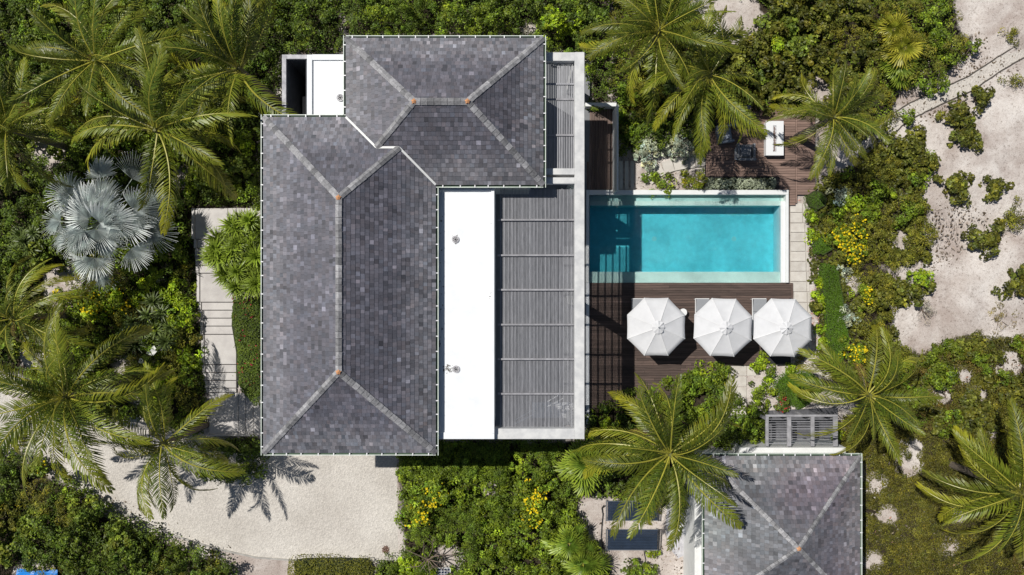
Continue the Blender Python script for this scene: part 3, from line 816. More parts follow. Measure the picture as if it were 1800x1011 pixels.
# entrance path on the west side: landings and treads
ep = empty('entrance_path', W(380, 560, 0), 'pale concrete path of landings and steps along the west side of the house', kind='structure')
segs = [(366,420,343,400),(420.8,436,347,412),(436.8,451,349,412),(451.8,466,350,412),(466.8,480,350.5,412),(480.8,531,352,415),(531.8,545,355,415),
        (545.8,559,357,415),(559.8,573,358,415),(573.8,587.5,358.5,415),(588.3,640.5,360,415),(641.3,654.5,362,415),(655.3,668.5,364,415),(669.3,682,366,415),(682.8,690,366,415)]
z = .55
for i, (y0_, y1_, xa, xb) in enumerate(segs):
    b = MB(); A = W(xa, y0_, z); B = W(xb, y1_, z); b.box(A.x, B.x, B.y+.008, A.y-.008, 0, z, c=.008); b.build('slab' if y1_-y0_ > 20 else 'step', M['slab'], ep)
    b = MB(); A = W(xa-5.5, y0_, z); B = W(xa-.8, y1_, z); b.box(A.x, B.x, B.y, A.y, 0, z+.06, c=.008); b.build('side_kerb', M['slab'], ep)
    z = max(.12, z-.03)
for k, (xa, xb) in enumerate(((401,415.3),(416,429.3),(430,443.3),(444,457.3),(458,470))):
    b = MB(); A = W(xa, 366, .55); B = W(xb, 440, .55); b.box(A.x, B.x, B.y, A.y, 0, .55, c=.006); b.build('slab', M['slab'], ep)
for k, (xa, xb) in enumerate(((368,418.2),(419,431.2),(432,444.7),(445.5,470))):
    b = MB(); A = W(xa, 690.8, .12); B = W(xb, 764, .12); b.box(A.x, B.x, B.y, A.y, 0, .12, c=.006); b.build('slab', M['slab'], ep)
b = MB(); b.pbox(365, 470, 764.5, 767, 0, .2, c=.006); b.build('side_kerb', M['slab'], ep)

# ------------------------------------------------------------------ furniture
def parasol(px, py, rot, label):
    z = 2.5; c = W(px, py, z); Rr = 1.45/math.cos(math.pi/8); zt = 3.1
    root = empty('parasol', (c.x, c.y, DZ), label, 'parasol', 'white octagonal parasols on the deck')
    o = Vector((0, 0, -DZ))
    rim = [Vector((Rr*math.cos(rot+math.pi/8+k*math.pi/4), Rr*math.sin(rot+math.pi/8+k*math.pi/4), z-DZ)) for k in range(8)]
    top = Vector((0, 0, zt-DZ))
    for k in range(8):
        a, b_ = rim[k], rim[(k+1) % 8]; n = 7
        V = []; Fq = []
        for i in range(n+1):
            t = i/n
            for j in range(5):
                s = j/4
                p = a.lerp(b_, s).lerp(top, t)
                sag = -.065*math.sin(math.pi*s)*(1-t)**.8*(.35+t*1.2)
                wr = .006*math.sin(7*s+3*k+9*t)
                p = p + Vector((0, 0, sag+wr))
                if i == 0: p = p + (Vector((p.x, p.y, 0)).normalized()*(-.02*math.sin(math.pi*s)))
                V.append(p)
        for i in range(n):
            for j in range(4): Fq.append((i*5+j, i*5+j+1, (i+1)*5+j+1, (i+1)*5+j))
        m0 = len(V)                                   # hem flap hanging at the rim
        for j in range(5): V.append(V[j]+Vector((0, 0, -.07)))
        for j in range(4): Fq.append((m0+j, m0+j+1, j+1, j))
        me = bpy.data.meshes.new('canopy_panel'); me.from_pydata(V, [], Fq); me.materials.append(M['fabric']); me.update()
        for p in me.polygons: p.use_smooth = True
        link('canopy_panel', me, root)
        b = MB(); b.tube([a+Vector((0,0,.012)), a.lerp(top, .55)+Vector((0,0,.012)), top+Vector((0,0,.0))], .014, 5); b.build('seam', M['whitepaint'], root)
        b = MB(); b.tube([a-Vector((0,0,.05)), top-Vector((0,0,.07))], .012, 5); b.build('rib', M['metal'], root)
    # vent cap: small pleated octagon
    V = [Vector((0,0,zt+.10-DZ))]; n = 16
    for k in range(n):
        an = rot+math.pi/8+k*2*math.pi/n; r = .30+.05*R.random()
        V.append(Vector((r*math.cos(an), r*math.sin(an), zt-.09-DZ+(.045 if k % 2 else 0)+R.uniform(-.015,.015))))
    me = bpy.data.meshes.new('vent'); me.from_pydata(V, [], [(0, i+1, (i+1) % n+1) for i in range(n)]); me.materials.append(M['fabric'])
    link('vent', me, root)
    b = MB(); b.disc((0,0), .035, zt+.08-DZ, zt+.17-DZ, 10); b.build('finial', M['metal'], root)
    b = MB(); b.tube([(0,0,.05),(0,0,zt-DZ)], .03, 8); b.build('pole', M['metal'], root)
    b = MB(); b.disc((0,0), .34, .0, .08, 20); b.build('base', M['concrete_old'], root)
    bpy.context.view_layer.update()
    for ch in root.children:
        if ch.type == 'MESH': ch.location = (0, 0, 0)
parasol(1153.5, 574.5, 0.0, 'leftmost white parasol, nearest the house on the dark deck')
parasol(1271, 575.5, -.035, 'middle white parasol of the three above the deck')
parasol(1376, 576, -.02, 'rightmost white parasol, overlapping the limestone pavers')

def lounger(px, py, label):
    z = .38; c = W(px, py, z); root = empty('sun_lounger', (c.x, c.y, DZ), label, 'sun lounger', 'sun loungers under the parasols')
    w = .34; L = 1.95
    def bm(): return MB()
    def add(b, nm, m): 
        o = b.build(nm, m, root); o.location = (0,0,0); return o
    b = bm(); b.box(-w-.03,-w,-L,0,.24,.29); b.box(w,w+.03,-L,0,.24,.29); b.box(-w,w,-.03,0,.24,.29); b.box(-w,w,-L,-L+.03,.24,.29); add(b, 'frame', M['whitepaint'])
    b = bm(); b.box(-w,w,-L+.03,-.72,.27,.30,c=.006); add(b, 'seat', M['sling'])
    b = bm(); b.add([(-w,-.70,.30),(w,-.70,.30),(w,-.03,.46),(-w,-.03,.46),(-w,-.70,.27),(w,-.70,.27),(w,-.03,.43),(-w,-.03,.43)], [(0,1,2,3),(7,6,5,4),(0,4,5,1),(1,5,6,2),(2,6,7,3),(3,7,4,0)]); add(b, 'backrest', M['sling'])
    for sx in (-w-.015, w+.015):
        for sy in (-.05, -L+.1):
            b = bm(); b.tube([(sx,sy,0),(sx,sy,.26)], .02, 6); add(b, 'leg', M['whitepaint'])
lounger(1122.5, 524.5, 'grey lounger at the left corner of the leftmost parasol')
lounger(1233.5, 524.5, 'grey lounger showing between the leftmost and middle parasols')
lounger(1333.5, 524.5, 'grey lounger showing between the middle and rightmost parasols')
st = empty('side_table', W(1200, 549, .5), 'small round white side table by the leftmost parasol', 'side table')
st.location.z = DZ
for nm, bx in (('top', ((0,0), .2, .42, .45)), ('base', ((0,0), .14, 0, .03))):
    b = MB(); b.disc(*bx); o = b.build(nm, M['whitepaint'], st); o.location = (0,0,0)
b = MB(); b.tube([(0,0,.03),(0,0,.42)], .025, 8); o = b.build('stem', M['metal'], st); o.location = (0,0,0)

ft = empty('fire_table', W(1362, 243, .65), 'white rectangular fire table with a long burner slot on the red deck', 'fire table'); ft.location.z = .2
a = W(1346.5, 211.5, .65); c = W(1377.5, 272, .65)
hx = (c.x-a.x)/2; hy = (a.y-c.y)/2; s = .2
def addl(root, b, nm, m): o = b.build(nm, m, root); o.location = (0,0,0); return o
b = MB(); b.box(-hx, hx, -hy, -.0-.72+.0, .36, .45); b.box(-hx, hx, .66, hy, .36, .45); b.box(-hx, -.09, -.72, .66, .36, .45); b.box(.09, hx, -.72, .66, .36, .45); addl(ft, b, 'top', M['whitepaint'])
b = MB(); b.box(-hx+.03, hx-.03, -hy+.03, hy-.03, 0, .355); addl(ft, b, 'body', M['whitepaint'])
b = MB(); b.box(-.088, .088, -.718, .658, .356, .385); addl(ft, b, 'burner', M['concrete_old'])
b = MB()
for k in range(40): b.disc((R.uniform(-.07,.07), R.uniform(-.68,.62)), R.uniform(.012,.028), .385, .385+R.uniform(.015,.035), 6)
o = addl(ft, b, 'fire_stones', M['deck_v']); o['kind'] = 'stuff'
b = MB(); b.box(-.02,.02,-.66,.60,.385,.41); addl(ft, b, 'burner_pipe', M['deck_red'])

def armchair(px, py, rot, frame_m, cush_m, label):
    root = empty('armchair', W(px, py, .4), label, 'armchair'); root.location.z = .2; root.rotation_euler.z = rot; root.scale = (1.15,1.15,1.1)
    b = MB(); b.box(-.36,.36,-.36,.36,.16,.22,c=.02); addl(root, b, 'seat_frame', frame_m)
    b = MB(); b.box(-.27,.27,-.30,.26,.22,.40,c=.05); addl(root, b, 'seat_cushion', cush_m)
    b = MB(); b.add([(-.36,.25,.22),(.36,.25,.22),(.36,.33,.22),(-.36,.33,.22),(-.36,.36,.78),(.36,.36,.78),(.36,.46,.76),(-.36,.46,.76)], [(0,1,5,4),(1,2,6,5),(2,3,7,6),(3,0,4,7),(4,5,6,7)]); addl(root, b, 'backrest', frame_m)
    for s in (-1,1):
        b = MB(); b.box(s*.36-.05, s*.36+.05, -.36, .30, .22, .52, c=.03); addl(root, b, 'armrest', cush_m)
        for t in (-.3,.3):
            b = MB(); b.tube([(s*.32,t,0),(s*.32,t,.17)], .025, 6); addl(root, b, 'leg', frame_m)
armchair(1309, 268, math.pi, M['cushion'], M['cushion'], 'charcoal padded armchair in the sun on the red deck')
armchair(1272, 237, math.pi/2+.15, M['cushion'], M['greycloth'], 'grey blue armchair in the palm shade left of the charcoal one')
armchair(1301, 209, .1, M['cushion'], M['bluecloth'], 'dark blue armchair in deep shade under the palm')
b = MB(); root = empty('side_table', W(1294.5, 270, .5), 'narrow white side board beside the charcoal armchair', 'side table'); root.location.z = .2
b.box(-.05,.05,-.32,.32,.28,.31); addl(root, b, 'top', M['whitepaint']); b = MB(); b.box(-.03,.03,-.28,.28,0,.279); addl(root, b, 'leg', M['whitepaint'])

# pool heating panels, hoses
def heater(px0, px1, py0, py1, label):
    z = .5; a = W(px0, py0, z); c = W(px1, py1, z); cx, cy = (a.x+c.x)/2, (a.y+c.y)/2; hx = (c.x-a.x)/2; hy = (a.y-c.y)/2
    root = empty('solar_heater', (cx, cy, 0), label, 'solar panel', 'pool heating panels on the sand')
    n = 13; me = None
    w = 2*hy/n
    b = MB(); b.box(-hx+.06, hx-.06, -w*.42, w*.42, -.02, .02, c=.012); me = b.mesh('absorber_strip', M['absorber'])
    for k in range(n): link('absorber_strip', me, root, loc=(0, -hy+(k+.5)*w, z-.1+.01*k))
    for s in (-1, 1):
        b = MB(); b.tube([(s*hx, -hy-.03, z-.1), (s*hx, hy+.03, z+.03)], .035, 8); addl(root, b, 'header_pipe', M['metal'] if s < 0 else M['black'])
        b = MB(); b.box(-hx, hx, s*hy-.02, s*hy+.02, z-.12+(.1 if s > 0 else 0), z-.08+(.1 if s > 0 else 0)); addl(root, b, 'frame', M['metal'])
        for t in (-1, 1):
            b = MB(); b.tube([(s*hx*.95, t*hy*.9, 0), (s*hx*.95, t*hy*.9, z-.1)], .02, 6); addl(root, b, 'leg', M['metal'])
heater(1066, 1158, 881, 916, 'dark blue ribbed pool heating panel, upper one, half under palm fronds')
heater(1066, 1158, 931, 968, 'dark blue ribbed pool heating panel, lower one, on the sand')
b = MB(); b.tube([W(1062,888,.3), W(1058,893,.1), W(1060,905,.05), W(1058,925,.05), W(1057,945,.05), W(1060,962,.06), W(1066,970,.25)], .03, 6)
b.build('hose', M['black'], label='black hose looping down the left side of the heating panels', cat='hose')
b = MB(); b.tube([W(1132,968,.25), W(1133,975,.05), W(1135,984,.04), W(1134,992,.04)], .022, 6)
b.build('hose', M['black'], label='short black hose below the lower heating panel', cat='hose')
b = MB(); p = W(1204, 929, .5); bx = empty('pump_box', (p.x, p.y, 0), 'small white equipment box with a dark open side near the side wall', 'box')
b.box(-.3,.18,-.32,.2,0,.5,c=.01); addl(bx, b, 'lid', M['whitepaint']); b = MB(); b.box(.19,.33,-.32,.2,0,.3); addl(bx, b, 'slot', M['twig'])
sheet('pavement', [(1172,895),(1180,875),(1200,880),(1220,905),(1216,950),(1205,975),(1192,982),(1178,965),(1170,935)], .008, M['concrete_old'], 'rough grey concrete patch beside the heating panels')

# photovoltaic panels under the bare branches
for i, (x0_, x1_, lab) in enumerate(((737,763,'left photovoltaic panel with white grid under bare branches'),(764,792,'right photovoltaic panel with white grid under bare branches'))):
    z = .6; a = W(x0_, 996+2*i, z); c = W(x1_, 1050, z); cx, cy = (a.x+c.x)/2, (a.y+c.y)/2; hx = (c.x-a.x)/2; hy = (a.y-c.y)/2
    root = empty('photovoltaic_array', (cx, cy, 0), lab, 'solar panel', 'photovoltaic panels at the bottom edge')
    b = MB(); b.box(-hx, hx, -hy, hy, z-.05, z-.01); addl(root, b, 'frame', M['whitepaint'])
    nx_, ny_ = 5, 10
    b = MB(); cw = (2*hx-.06)/nx_; chh = (2*hy-.06)/ny_; b.box(-cw/2+.012, cw/2-.012, -chh/2+.012, chh/2-.012, -.004, .004); me = b.mesh('cell', M['pv'])
    for u in range(nx_):
        for v in range(ny_): link('cell', me, root, loc=(-hx+.03+(u+.5)*cw, -hy+.03+(v+.5)*chh, z-.004))
    for sx in (-1,1):
        b = MB(); b.tube([(sx*hx*.8,0,0),(sx*hx*.8,0,z-.05)], .03, 6); addl(root, b, 'leg', M['metal'])
# bare dead tree above them
bt = empty('bare_tree', W(757, 968, 0), 'leafless dry tree with spreading grey branches at the bottom hedge', 'tree')
b0 = W(757, 968, 0)
b = MB(); b.tube([(0,0,0),(.05,0,.8),(0,.02,1.5)], .07, 7, r1=.045); addl(bt, b, 'trunk', M['twig'])
for (tx, ty, tz_) in ((702,961,2.0),(762,944,2.3),(756,1008,1.8),(768,1003,1.7),(806,975,1.9),(798,1010,1.6),(735,985,1.9),(712,998,1.6),(738,1005,1.5),(782,962,2.2),(745,950,2.3),(790,990,1.5)):
    p = W(tx, ty, tz_)-b0; s0 = Vector((0,0,1.2+R.uniform(-.2,.3)))
    mid = s0.lerp(p, .5)+Vector((R.uniform(-.15,.15),R.uniform(-.15,.15),.15))
    b = MB(); b.tube([s0, mid, p], .035, 5, r1=.008)
    for k in range(3):
        q = s0.lerp(p, R.uniform(.4,.9))+Vector((0,0,.05)); b.tube([q, q+Vector((R.uniform(-.4,.4),R.uniform(-.4,.4),R.uniform(0,.25)))], .012, 4, r1=.004)
    addl(bt, b, 'branch', M['twig'])
b = MB()
c = W(678, 966, .02)
for k in range(34):
    r = .2*math.sqrt((k+.5)/34); an = k*2.4; x, y = c.x+r*math.cos(an), c.y+r*math.sin(an); b.box(x-.018, x+.018, y-.018, y+.018, 0, .05+R.uniform(0,.03))
b.build('drain_cover', M['rust'], label='round rusty red drain cover at the gravel corner', cat='drain cover')
V = []; n = 12; c0 = W(56, 1037, 1.0)
b = MB()
for i in range(n+1):
    for j in range(n+1):
        V.append(Vector((c0.x-1.1+2.2*i/n, c0.y-.9+1.8*j/n, .95+.10*math.sin(i*.9)*math.cos(j*.8)-.5*((i/n-.5)**2+(j/n-.5)**2)*2)))
b.add(V, [(i*(n+1)+j, (i+1)*(n+1)+j, (i+1)*(n+1)+j+1, i*(n+1)+j+1) for i in range(n) for j in range(n)])
o = b.build('tarpaulin', M['tarp'], label='bright blue tarpaulin half hidden under shrubs in the bottom left corner', cat='tarpaulin')
sm = o.modifiers.new('thick', 'SOLIDIFY'); sm.thickness = .01
# small white lamp on the sand by the path
b = MB(); p = W(1692, 104, .0); rt = empty('path_light', (p.x, p.y, 0), 'thin leaning path light stake on the sand above the beach path', 'lamp')
b.tube([(0,0,0),(.05,.55,.9)], .02, 6); addl(rt, b, 'stake', M['twig']); b = MB(); b.disc((.05,.58), .06, .88, .95, 10); addl(rt, b, 'lamp_head', M['whitepaint'])

# ------------------------------------------------------------------ vegetation generators
def leaf_quads(C, D, Nn, L, Wd, col):
    """rhombic leaves: centre C, direction D, normal Nn"""
    D = D/np.linalg.norm(D, axis=1, keepdims=True)
    S = np.cross(D, Nn); S /= np.linalg.norm(S, axis=1, keepdims=True)+1e-9
    L = L[:, None]; Wd = Wd[:, None]
    up = np.cross(S, D)
    V = np.stack([C-D*L*.5, C-D*L*.05+S*Wd*.5+up*Wd*.12, C+D*L*.5-up*L*.08, C-D*L*.05-S*Wd*.5+up*Wd*.12], 1).reshape(-1, 3)
    Q = np.arange(len(C)*4).reshape(-1, 4)
    return V, Q, np.repeat(col, 4, 0)

ST = {  # base colour, leaf length, width ratio, clump radius, leaves per clump, clumps per m2, young-leaf colour
 'dark':   dict(c=(.042,.070,.012), l=.13, w=.55, rc=.24, n=34, d=9,  y=(.085,.13,.016)),
 'mid':    dict(c=(.068,.108,.013), l=.13, w=.6,  rc=.23, n=34, d=10, y=(.13,.19,.018)),
 'broad':  dict(c=(.080,.118,.022), l=.19, w=.85, rc=.25, n=20, d=11, y=(.14,.18,.03)),
 'grape':  dict(c=(.050,.060,.014), l=.17, w=.8,  rc=.24, n=24, d=11, y=(.105,.115,.022)),
 'yellowgreen': dict(c=(.10,.135,.012), l=.11, w=.55, rc=.20, n=36, d=11, y=(.17,.19,.018)),
 'lime':   dict(c=(.115,.185,.012), l=.14, w=.55, rc=.22, n=34, d=10, y=(.20,.28,.016)),
 'olive':  dict(c=(.082,.092,.018), l=.08, w=.5,  rc=.22, n=48, d=9,  y=(.15,.155,.026)),
 'brown':  dict(c=(.105,.088,.035), l=.07, w=.4,  rc=.22, n=44, d=8,  y=(.17,.14,.05)),
 'silver': dict(c=(.24,.28,.21),    l=.13, w=.45, rc=.17, n=26, d=16, y=(.40,.45,.36)),
 'ash':    dict(c=(.20,.19,.16),    l=.07, w=.4,  rc=.18, n=34, d=10, y=(.32,.31,.27)),
 'fine':   dict(c=(.058,.098,.013), l=.07, w=.55, rc=.20, n=60, d=11, y=(.10,.15,.02)),
 'yellow': dict(c=(.078,.125,.013), l=.12, w=.55, rc=.22, n=34, d=11, y=(.15,.21,.02), fl=((.80,.60,.015),   .07, .075)),
 'redfl':  dict(c=(.052,.088,.016), l=.10, w=.6,  rc=.20, n=40, d=11, y=(.09,.13,.02), fl=((.42,.02,.04), .05, .03)),
 'whitefl':dict(c=(.055,.09,.014),  l=.16, w=.6,  rc=.25, n=28, d=9,  y=(.10,.14,.02), fl=((.80,.80,.76), .22, .006)),
}
for _k, _s in ST.items():
    g = 1.15 if _k in ('silver','ash') else 1.45
    if _k in ('silver','ash'): _s['c'] = tuple(v*w for v, w in zip(_s['c'], (1,1,1.5))); _s['y'] = tuple(v*w for v, w in zip(_s['y'], (.95,1,1.45)))
    _s['c'] = (_s['c'][0]*g*1.0, _s['c'][1]*g*.95, _s['c'][2]*g*.55); _s['y'] = (_s['y'][0]*g*1.22, _s['y'][1]*g*1.12, _s['y'][2]*g*.7)
def dome(rng, Rb, H, st, cx=0, cy=0, z0=0, dens=1.0, stretch=1.0, irregular=.35):
    s = ST[st]
    n = max(5, int(s['d']*math.pi*Rb*Rb*dens*1.15))
    th = rng.uniform(0, 2*math.pi, n); lobes = 1-irregular*.5+irregular*.5*np.sin(th*3+rng.uniform(0,6))*1 + irregular*.3*np.sin(th*5+rng.uniform(0,6))
    rr = np.sqrt(rng.random(n))
    r = rr*Rb*lobes
    x = r*np.cos(th)*stretch; y = r*np.sin(th)
    z = H*np.sqrt(np.clip(1-rr**2.2, 0.05, 1))*rng.uniform(.72, 1.08, n)
    cc = np.stack([x+cx, y+cy, z+z0], 1)
    nrm0 = np.stack([x/Rb*.6, y/Rb*.6, np.ones(n)], 1)
    hue = rng.normal(0, 1, n)
    ctone = np.exp(rng.normal(-.02, .34, n))
    m = max(6, int(s['n']))
    k = n*m
    ci = np.repeat(np.arange(n), m)
    d = rng.normal(0, 1, (k, 3)); d /= np.linalg.norm(d, axis=1, keepdims=True)
    d[:, 2] = np.abs(d[:, 2])*.9-.15
    d = d + nrm0[ci]*.25
    d /= np.linalg.norm(d, axis=1, keepdims=True)
    rc = s['rc']*rng.uniform(.6, 1.25, n)[ci]*rng.uniform(.75, 1.05, k)
    C = cc[ci] + d*rc[:, None]*np.array([1,1,.75])
    C[:, 2] = np.maximum(C[:, 2], .03)
    Nn = d + rng.normal(0, .45, (k, 3)) + np.array([0,0,.35])
    Nn /= np.linalg.norm(Nn, axis=1, keepdims=True)
    D = np.cross(Nn, rng.normal(0, 1, (k, 3)))
    base = np.array(s['c']); young = np.array(s['y'])
    f = np.clip((d[:, 2]*.6+rng.normal(0, .32, k)), 0, 1)[:, None]
    col = (base*(1-f)+young*f)*ctone[ci][:, None]*np.exp(rng.normal(0, .16, k))[:, None]
    col = col*np.stack([1+.07*hue[ci], np.ones(k), 1-.1*hue[ci]], 1)
    L = s['l']*rng.uniform(.65, 1.25, k); 
    out = leaf_quads(C, D, Nn, L, L*s['w'], col)
    fl = None
    if 'fl' in s:
        fc, fs, ff = s['fl']
        act = rng.random(n) < .45
        sel = act[ci] & (rng.random(k) < ff*2.6) & (d[:, 2] > .1)
        if sel.any():
            Cf = cc[ci][sel] + d[sel]*(rc[sel][:, None]+.05); kf = len(Cf)
            Nf = np.tile([0,0,1.], (kf,1))+rng.normal(0,.35,(kf,3)); Df = np.cross(Nf, rng.normal(0,1,(kf,3)))
            Lf = fs*rng.uniform(.8,1.5,kf)*1.5
            fl = leaf_quads(Cf, Df, Nf, Lf, Lf*.9, np.array(fc)*np.exp(rng.normal(0,.15,kf))[:,None]*np.array([1,1,1.]))
    return out, fl
def cat(parts):
    V = []; Q = []; C = []; n = 0
    for v, q, c in parts:
        V.append(v); Q.append(q+n); C.append(c); n += len(v)
    return np.concatenate(V), np.concatenate(Q), np.concatenate(C)
def stem_mesh(Rb, H, rng):
    b = MB()
    for k in range(5):
        a = k*1.26+rng.random(); b.tube([(0,0,0), (Rb*.25*math.cos(a), Rb*.25*math.sin(a), H*.4), (Rb*.6*math.cos(a+.2), Rb*.6*math.sin(a+.2), H*.68)], .028, 4, r1=.01)
    return b.mesh('stem', M['twig'])
def bush(px, py, rp, h, st, label, cat='shrub', name='shrub', group=None, stretch=1.0, irregular=.45, dens=1.0):
    if st in ('grape','olive') and px > 1560: rp *= 1.36; irregular = .8
    if st == 'yellow': h *= 1.25
    p = W(px, py, h*.75); Rb = rp*(HC-h*.7)/F
    root = empty(name, (p.x, p.y, 0), label, cat, group)
    rng = np.random.default_rng(int(px*7+py*13) % 99991)
    (V, Q, C), fl = dome(rng, Rb, h, st, dens=dens, stretch=stretch, irregular=irregular)
    link('foliage', np_mesh('foliage', V, Q, M['leaf'], col=C), root)
    if fl is not None: link('flowers', np_mesh('flowers', fl[0], fl[1], M['flower'], col=fl[2]), root)['kind'] = 'stuff'
    link('stem', stem_mesh(Rb, h, rng), root)
    return root

MOUNDS = [[(1419,340),(1432,331),(1450,334),(1460,348),(1456,364),(1440,372),(1424,366),(1418,352)],
 [(1428,420),(1440,412),(1462,418),(1470,440),(1450,452),(1432,446)],
 [(1440,470),(1452,462),(1476,466),(1482,490),(1488,525),(1495,555),(1498,600),(1488,640),(1465,650),(1455,620),(1452,580),(1450,540),(1442,500)],
 [(1362,672),(1378,655),(1420,650),(1445,665),(1448,690),(1430,712),(1405,724),(1380,712),(1362,690)]]
MOUNDS.append([(338,362),(470,362),(470,770),(364,770),(352,560),(338,440)])
EXCL = [WP(m_, .5) for m_ in MOUNDS]
def thicket(name, poly, styles, hr, rr, label, zavg, seed, spacing=.66, dens=1.0, holes=True, avoid=(), fill=190, fh=.55, gap=.36, tone=1.0):
    rng = np.random.default_rng(seed)
    P = WP(poly, zavg); xs = [p[0] for p in P]; ys = [p[1] for p in P]
    pts = []; parts = []; fls = []
    area = (max(xs)-min(xs))*(max(ys)-min(ys))
    tries = int(area*14)
    X = rng.uniform(min(xs), max(xs), tries); Y = rng.uniform(min(ys), max(ys), tries)
    ok = inpoly(X, Y, P)
    hl = [(W(a, b, 0), r_*.0303) for a, b, r_ in HOLES if r_] if holes else []
    names = [s for s, w in styles]; ws = np.array([w for s, w in styles], float); ws /= ws.sum()
    for x, y in zip(X[ok], Y[ok]):
        rb = rng.uniform(*rr)
        if any((x-a)**2+(y-b)**2 < (spacing*(rb+c))**2*.62 for a, b, c in pts): continue
        if any((x-c.x)**2+(y-c.y)**2 < (r_+rb*.45)**2 for c, r_ in hl): continue
        if any(x > a_[0]-rb*.7 and x < a_[1]+rb*.7 and y > a_[2]-rb*.7 and y < a_[3]+rb*.7 for a_ in avoid): continue
        if any(inpoly(np.array([x]), np.array([y]), pe)[0] or edge_dist(np.array([x]), np.array([y]), pe)[0] < rb*.62 for pe in EXCL): continue
        dd = float(edge_dist(np.array([x]), np.array([y]), P)[0])
        rb2 = min(rb, max(.3, dd+.18))
        pts.append((x, y, rb))
        k = vnoise(x, y, 4.5, seed)*.75+rng.random()*.25
        st = names[int(np.searchsorted(np.cumsum(ws), min(.999, max(0, (k-.15)/.7))))]
        o, f = dome(rng, rb2, rng.uniform(*hr)*(.55+.45*rb2/rb), st, x, y, 0, dens)
        parts.append(o)
        if f is not None: fls.append(f)
    # low under-storey of leaves between the bushes
    nf = int(area*fill); Xf = rng.uniform(min(xs), max(xs), nf); Yf = rng.uniform(min(ys), max(ys), nf)
    okf = inpoly(Xf+rng.normal(0,.12,nf), Yf+rng.normal(0,.12,nf), P)
    for c, r_ in hl: okf &= np.hypot(Xf-c.x, Yf-c.y) > r_*(.25+1.5*vnoise(Xf, Yf, .55, 3))
    for a_ in avoid: okf &= ~((Xf > a_[0]) & (Xf < a_[1]) & (Yf > a_[2]) & (Yf < a_[3]))
    for pe in EXCL: okf &= ~inpoly(Xf, Yf, pe)
    okf &= vnoise(Xf, Yf, 1.0, seed+4)*.5+vnoise(Xf, Yf, .35, seed+5)*.5 > gap
    Xf = Xf[okf]; Yf = Yf[okf]; nf = len(Xf)
    if nf:
        s0 = ST[names[0]]
        hN = vnoise(Xf, Yf, .55, seed+6)
        Zf = .05 + hr[0]*fh*(.25+.75*hN)*rng.uniform(.55, 1, nf)
        Nf = np.stack([rng.normal(0,.55,nf), rng.normal(0,.55,nf), np.ones(nf)], 1); Nf /= np.linalg.norm(Nf, axis=1, keepdims=True)
        ff = np.clip(rng.normal(.25,.3,nf)+(hN-.5)*.8, 0, 1)[:,None]
        cf = (np.array(s0['c'])*(1-ff)+np.array(s0['y'])*ff)*np.exp(rng.normal(0,.2,nf))[:,None]*(.7+.6*vnoise(Xf, Yf, 1.7, seed+7))[:,None]
        Lf = s0['l']*rng.uniform(.6,1.2,nf)
        parts.append(leaf_quads(np.stack([Xf,Yf,Zf],1), np.cross(Nf, rng.normal(0,1,(nf,3))), Nf, Lf, Lf*s0['w'], cf))
    V, Q, C = cat(parts); C = C*tone
    link(name, np_mesh(name, V, Q, M['leaf'], col=C))
    o = bpy.data.objects[name] if name in bpy.data.objects else None
    return len(Q)
tot = 0
def T(*a, **k):
    global tot
    before = set(bpy.data.objects.keys()); tot += thicket(*a, **k)
    o = [bpy.data.objects[n] for n in bpy.data.objects.keys() if n not in before][0]
    tag(o, a[5], kind='stuff')
T('thicket', T_NW, [('dark',5),('broad',1),('mid',3),('olive',2),('lime',.6)], (.9,2.0), (.55,1.1), 'dense dark shrubbery filling the garden west of the villa', 1.2, 11)
T('thicket', T_N, [('dark',4),('mid',4),('fine',2)], (1.8,3.0), (.6,1.1), 'tall green thicket along the north side of the villa', 2.2, 12, avoid=((RB[0]-.3,RB[1]+.2,RB[2],RB[3]+.2),))
T('thicket', T_NE, [('mid',2),('olive',5),('grape',4),('broad',1),('lime',.5)], (.8,1.9), (.5,1.05), 'olive green coastal scrub north of the lounge deck', 1.1, 13)
T('thicket', T_E, [('grape',4),('olive',5),('mid',3),('lime',.6)], (.5,1.2), (.4,.85), 'mixed green shrub border between the pavers and the sand', .7, 14)
T('ground_cover', T_SE, [('olive',6),('brown',2),('mid',1)], (.35,.85), (.4,.85), 'low olive ground cover east of the guest house', .4, 15, spacing=.66, fill=760, fh=.9, gap=.25, tone=np.array((.74,.70,.8)))
T('thicket', T_SU, [('olive',5),('grape',4),('mid',2),('brown',1)], (.55,1.15), (.4,.85), 'olive brown bushy scrub between the sand and the lower right palms', .7, 25, fill=300, gap=.3, spacing=.72, tone=.88)
T('thicket', T_S, [('mid',5),('fine',3),('lime',1),('dark',1)], (1.0,1.9), (.5,.95), 'lush green shrubbery south of the villa', 1.2, 16)
T('thicket', T_SW, [('dark',5),('olive',2),('broad',3),('mid',2)], (1.4,2.4), (.6,1.15), 'dark shrubbery below the curved driveway kerb', 1.7, 17)
T('thicket', T_PG, [('mid',4),('dark',3),('lime',1)], (.6,1.3), (.4,.8), 'green shrubs around the palm south of the pool deck', .8, 18)
T('thicket', T_W2, [('dark',3),('mid',1)], (1.0,1.5), (.45,.8), 'dark round shrubbery at the south west corner of the villa', 1.1, 19)
T('thicket', T_NG, [('dark',3),('fine',2)], (.8,1.4), (.4,.7), 'shaded dark shrubs beside the white garden wall', 1.0, 20)

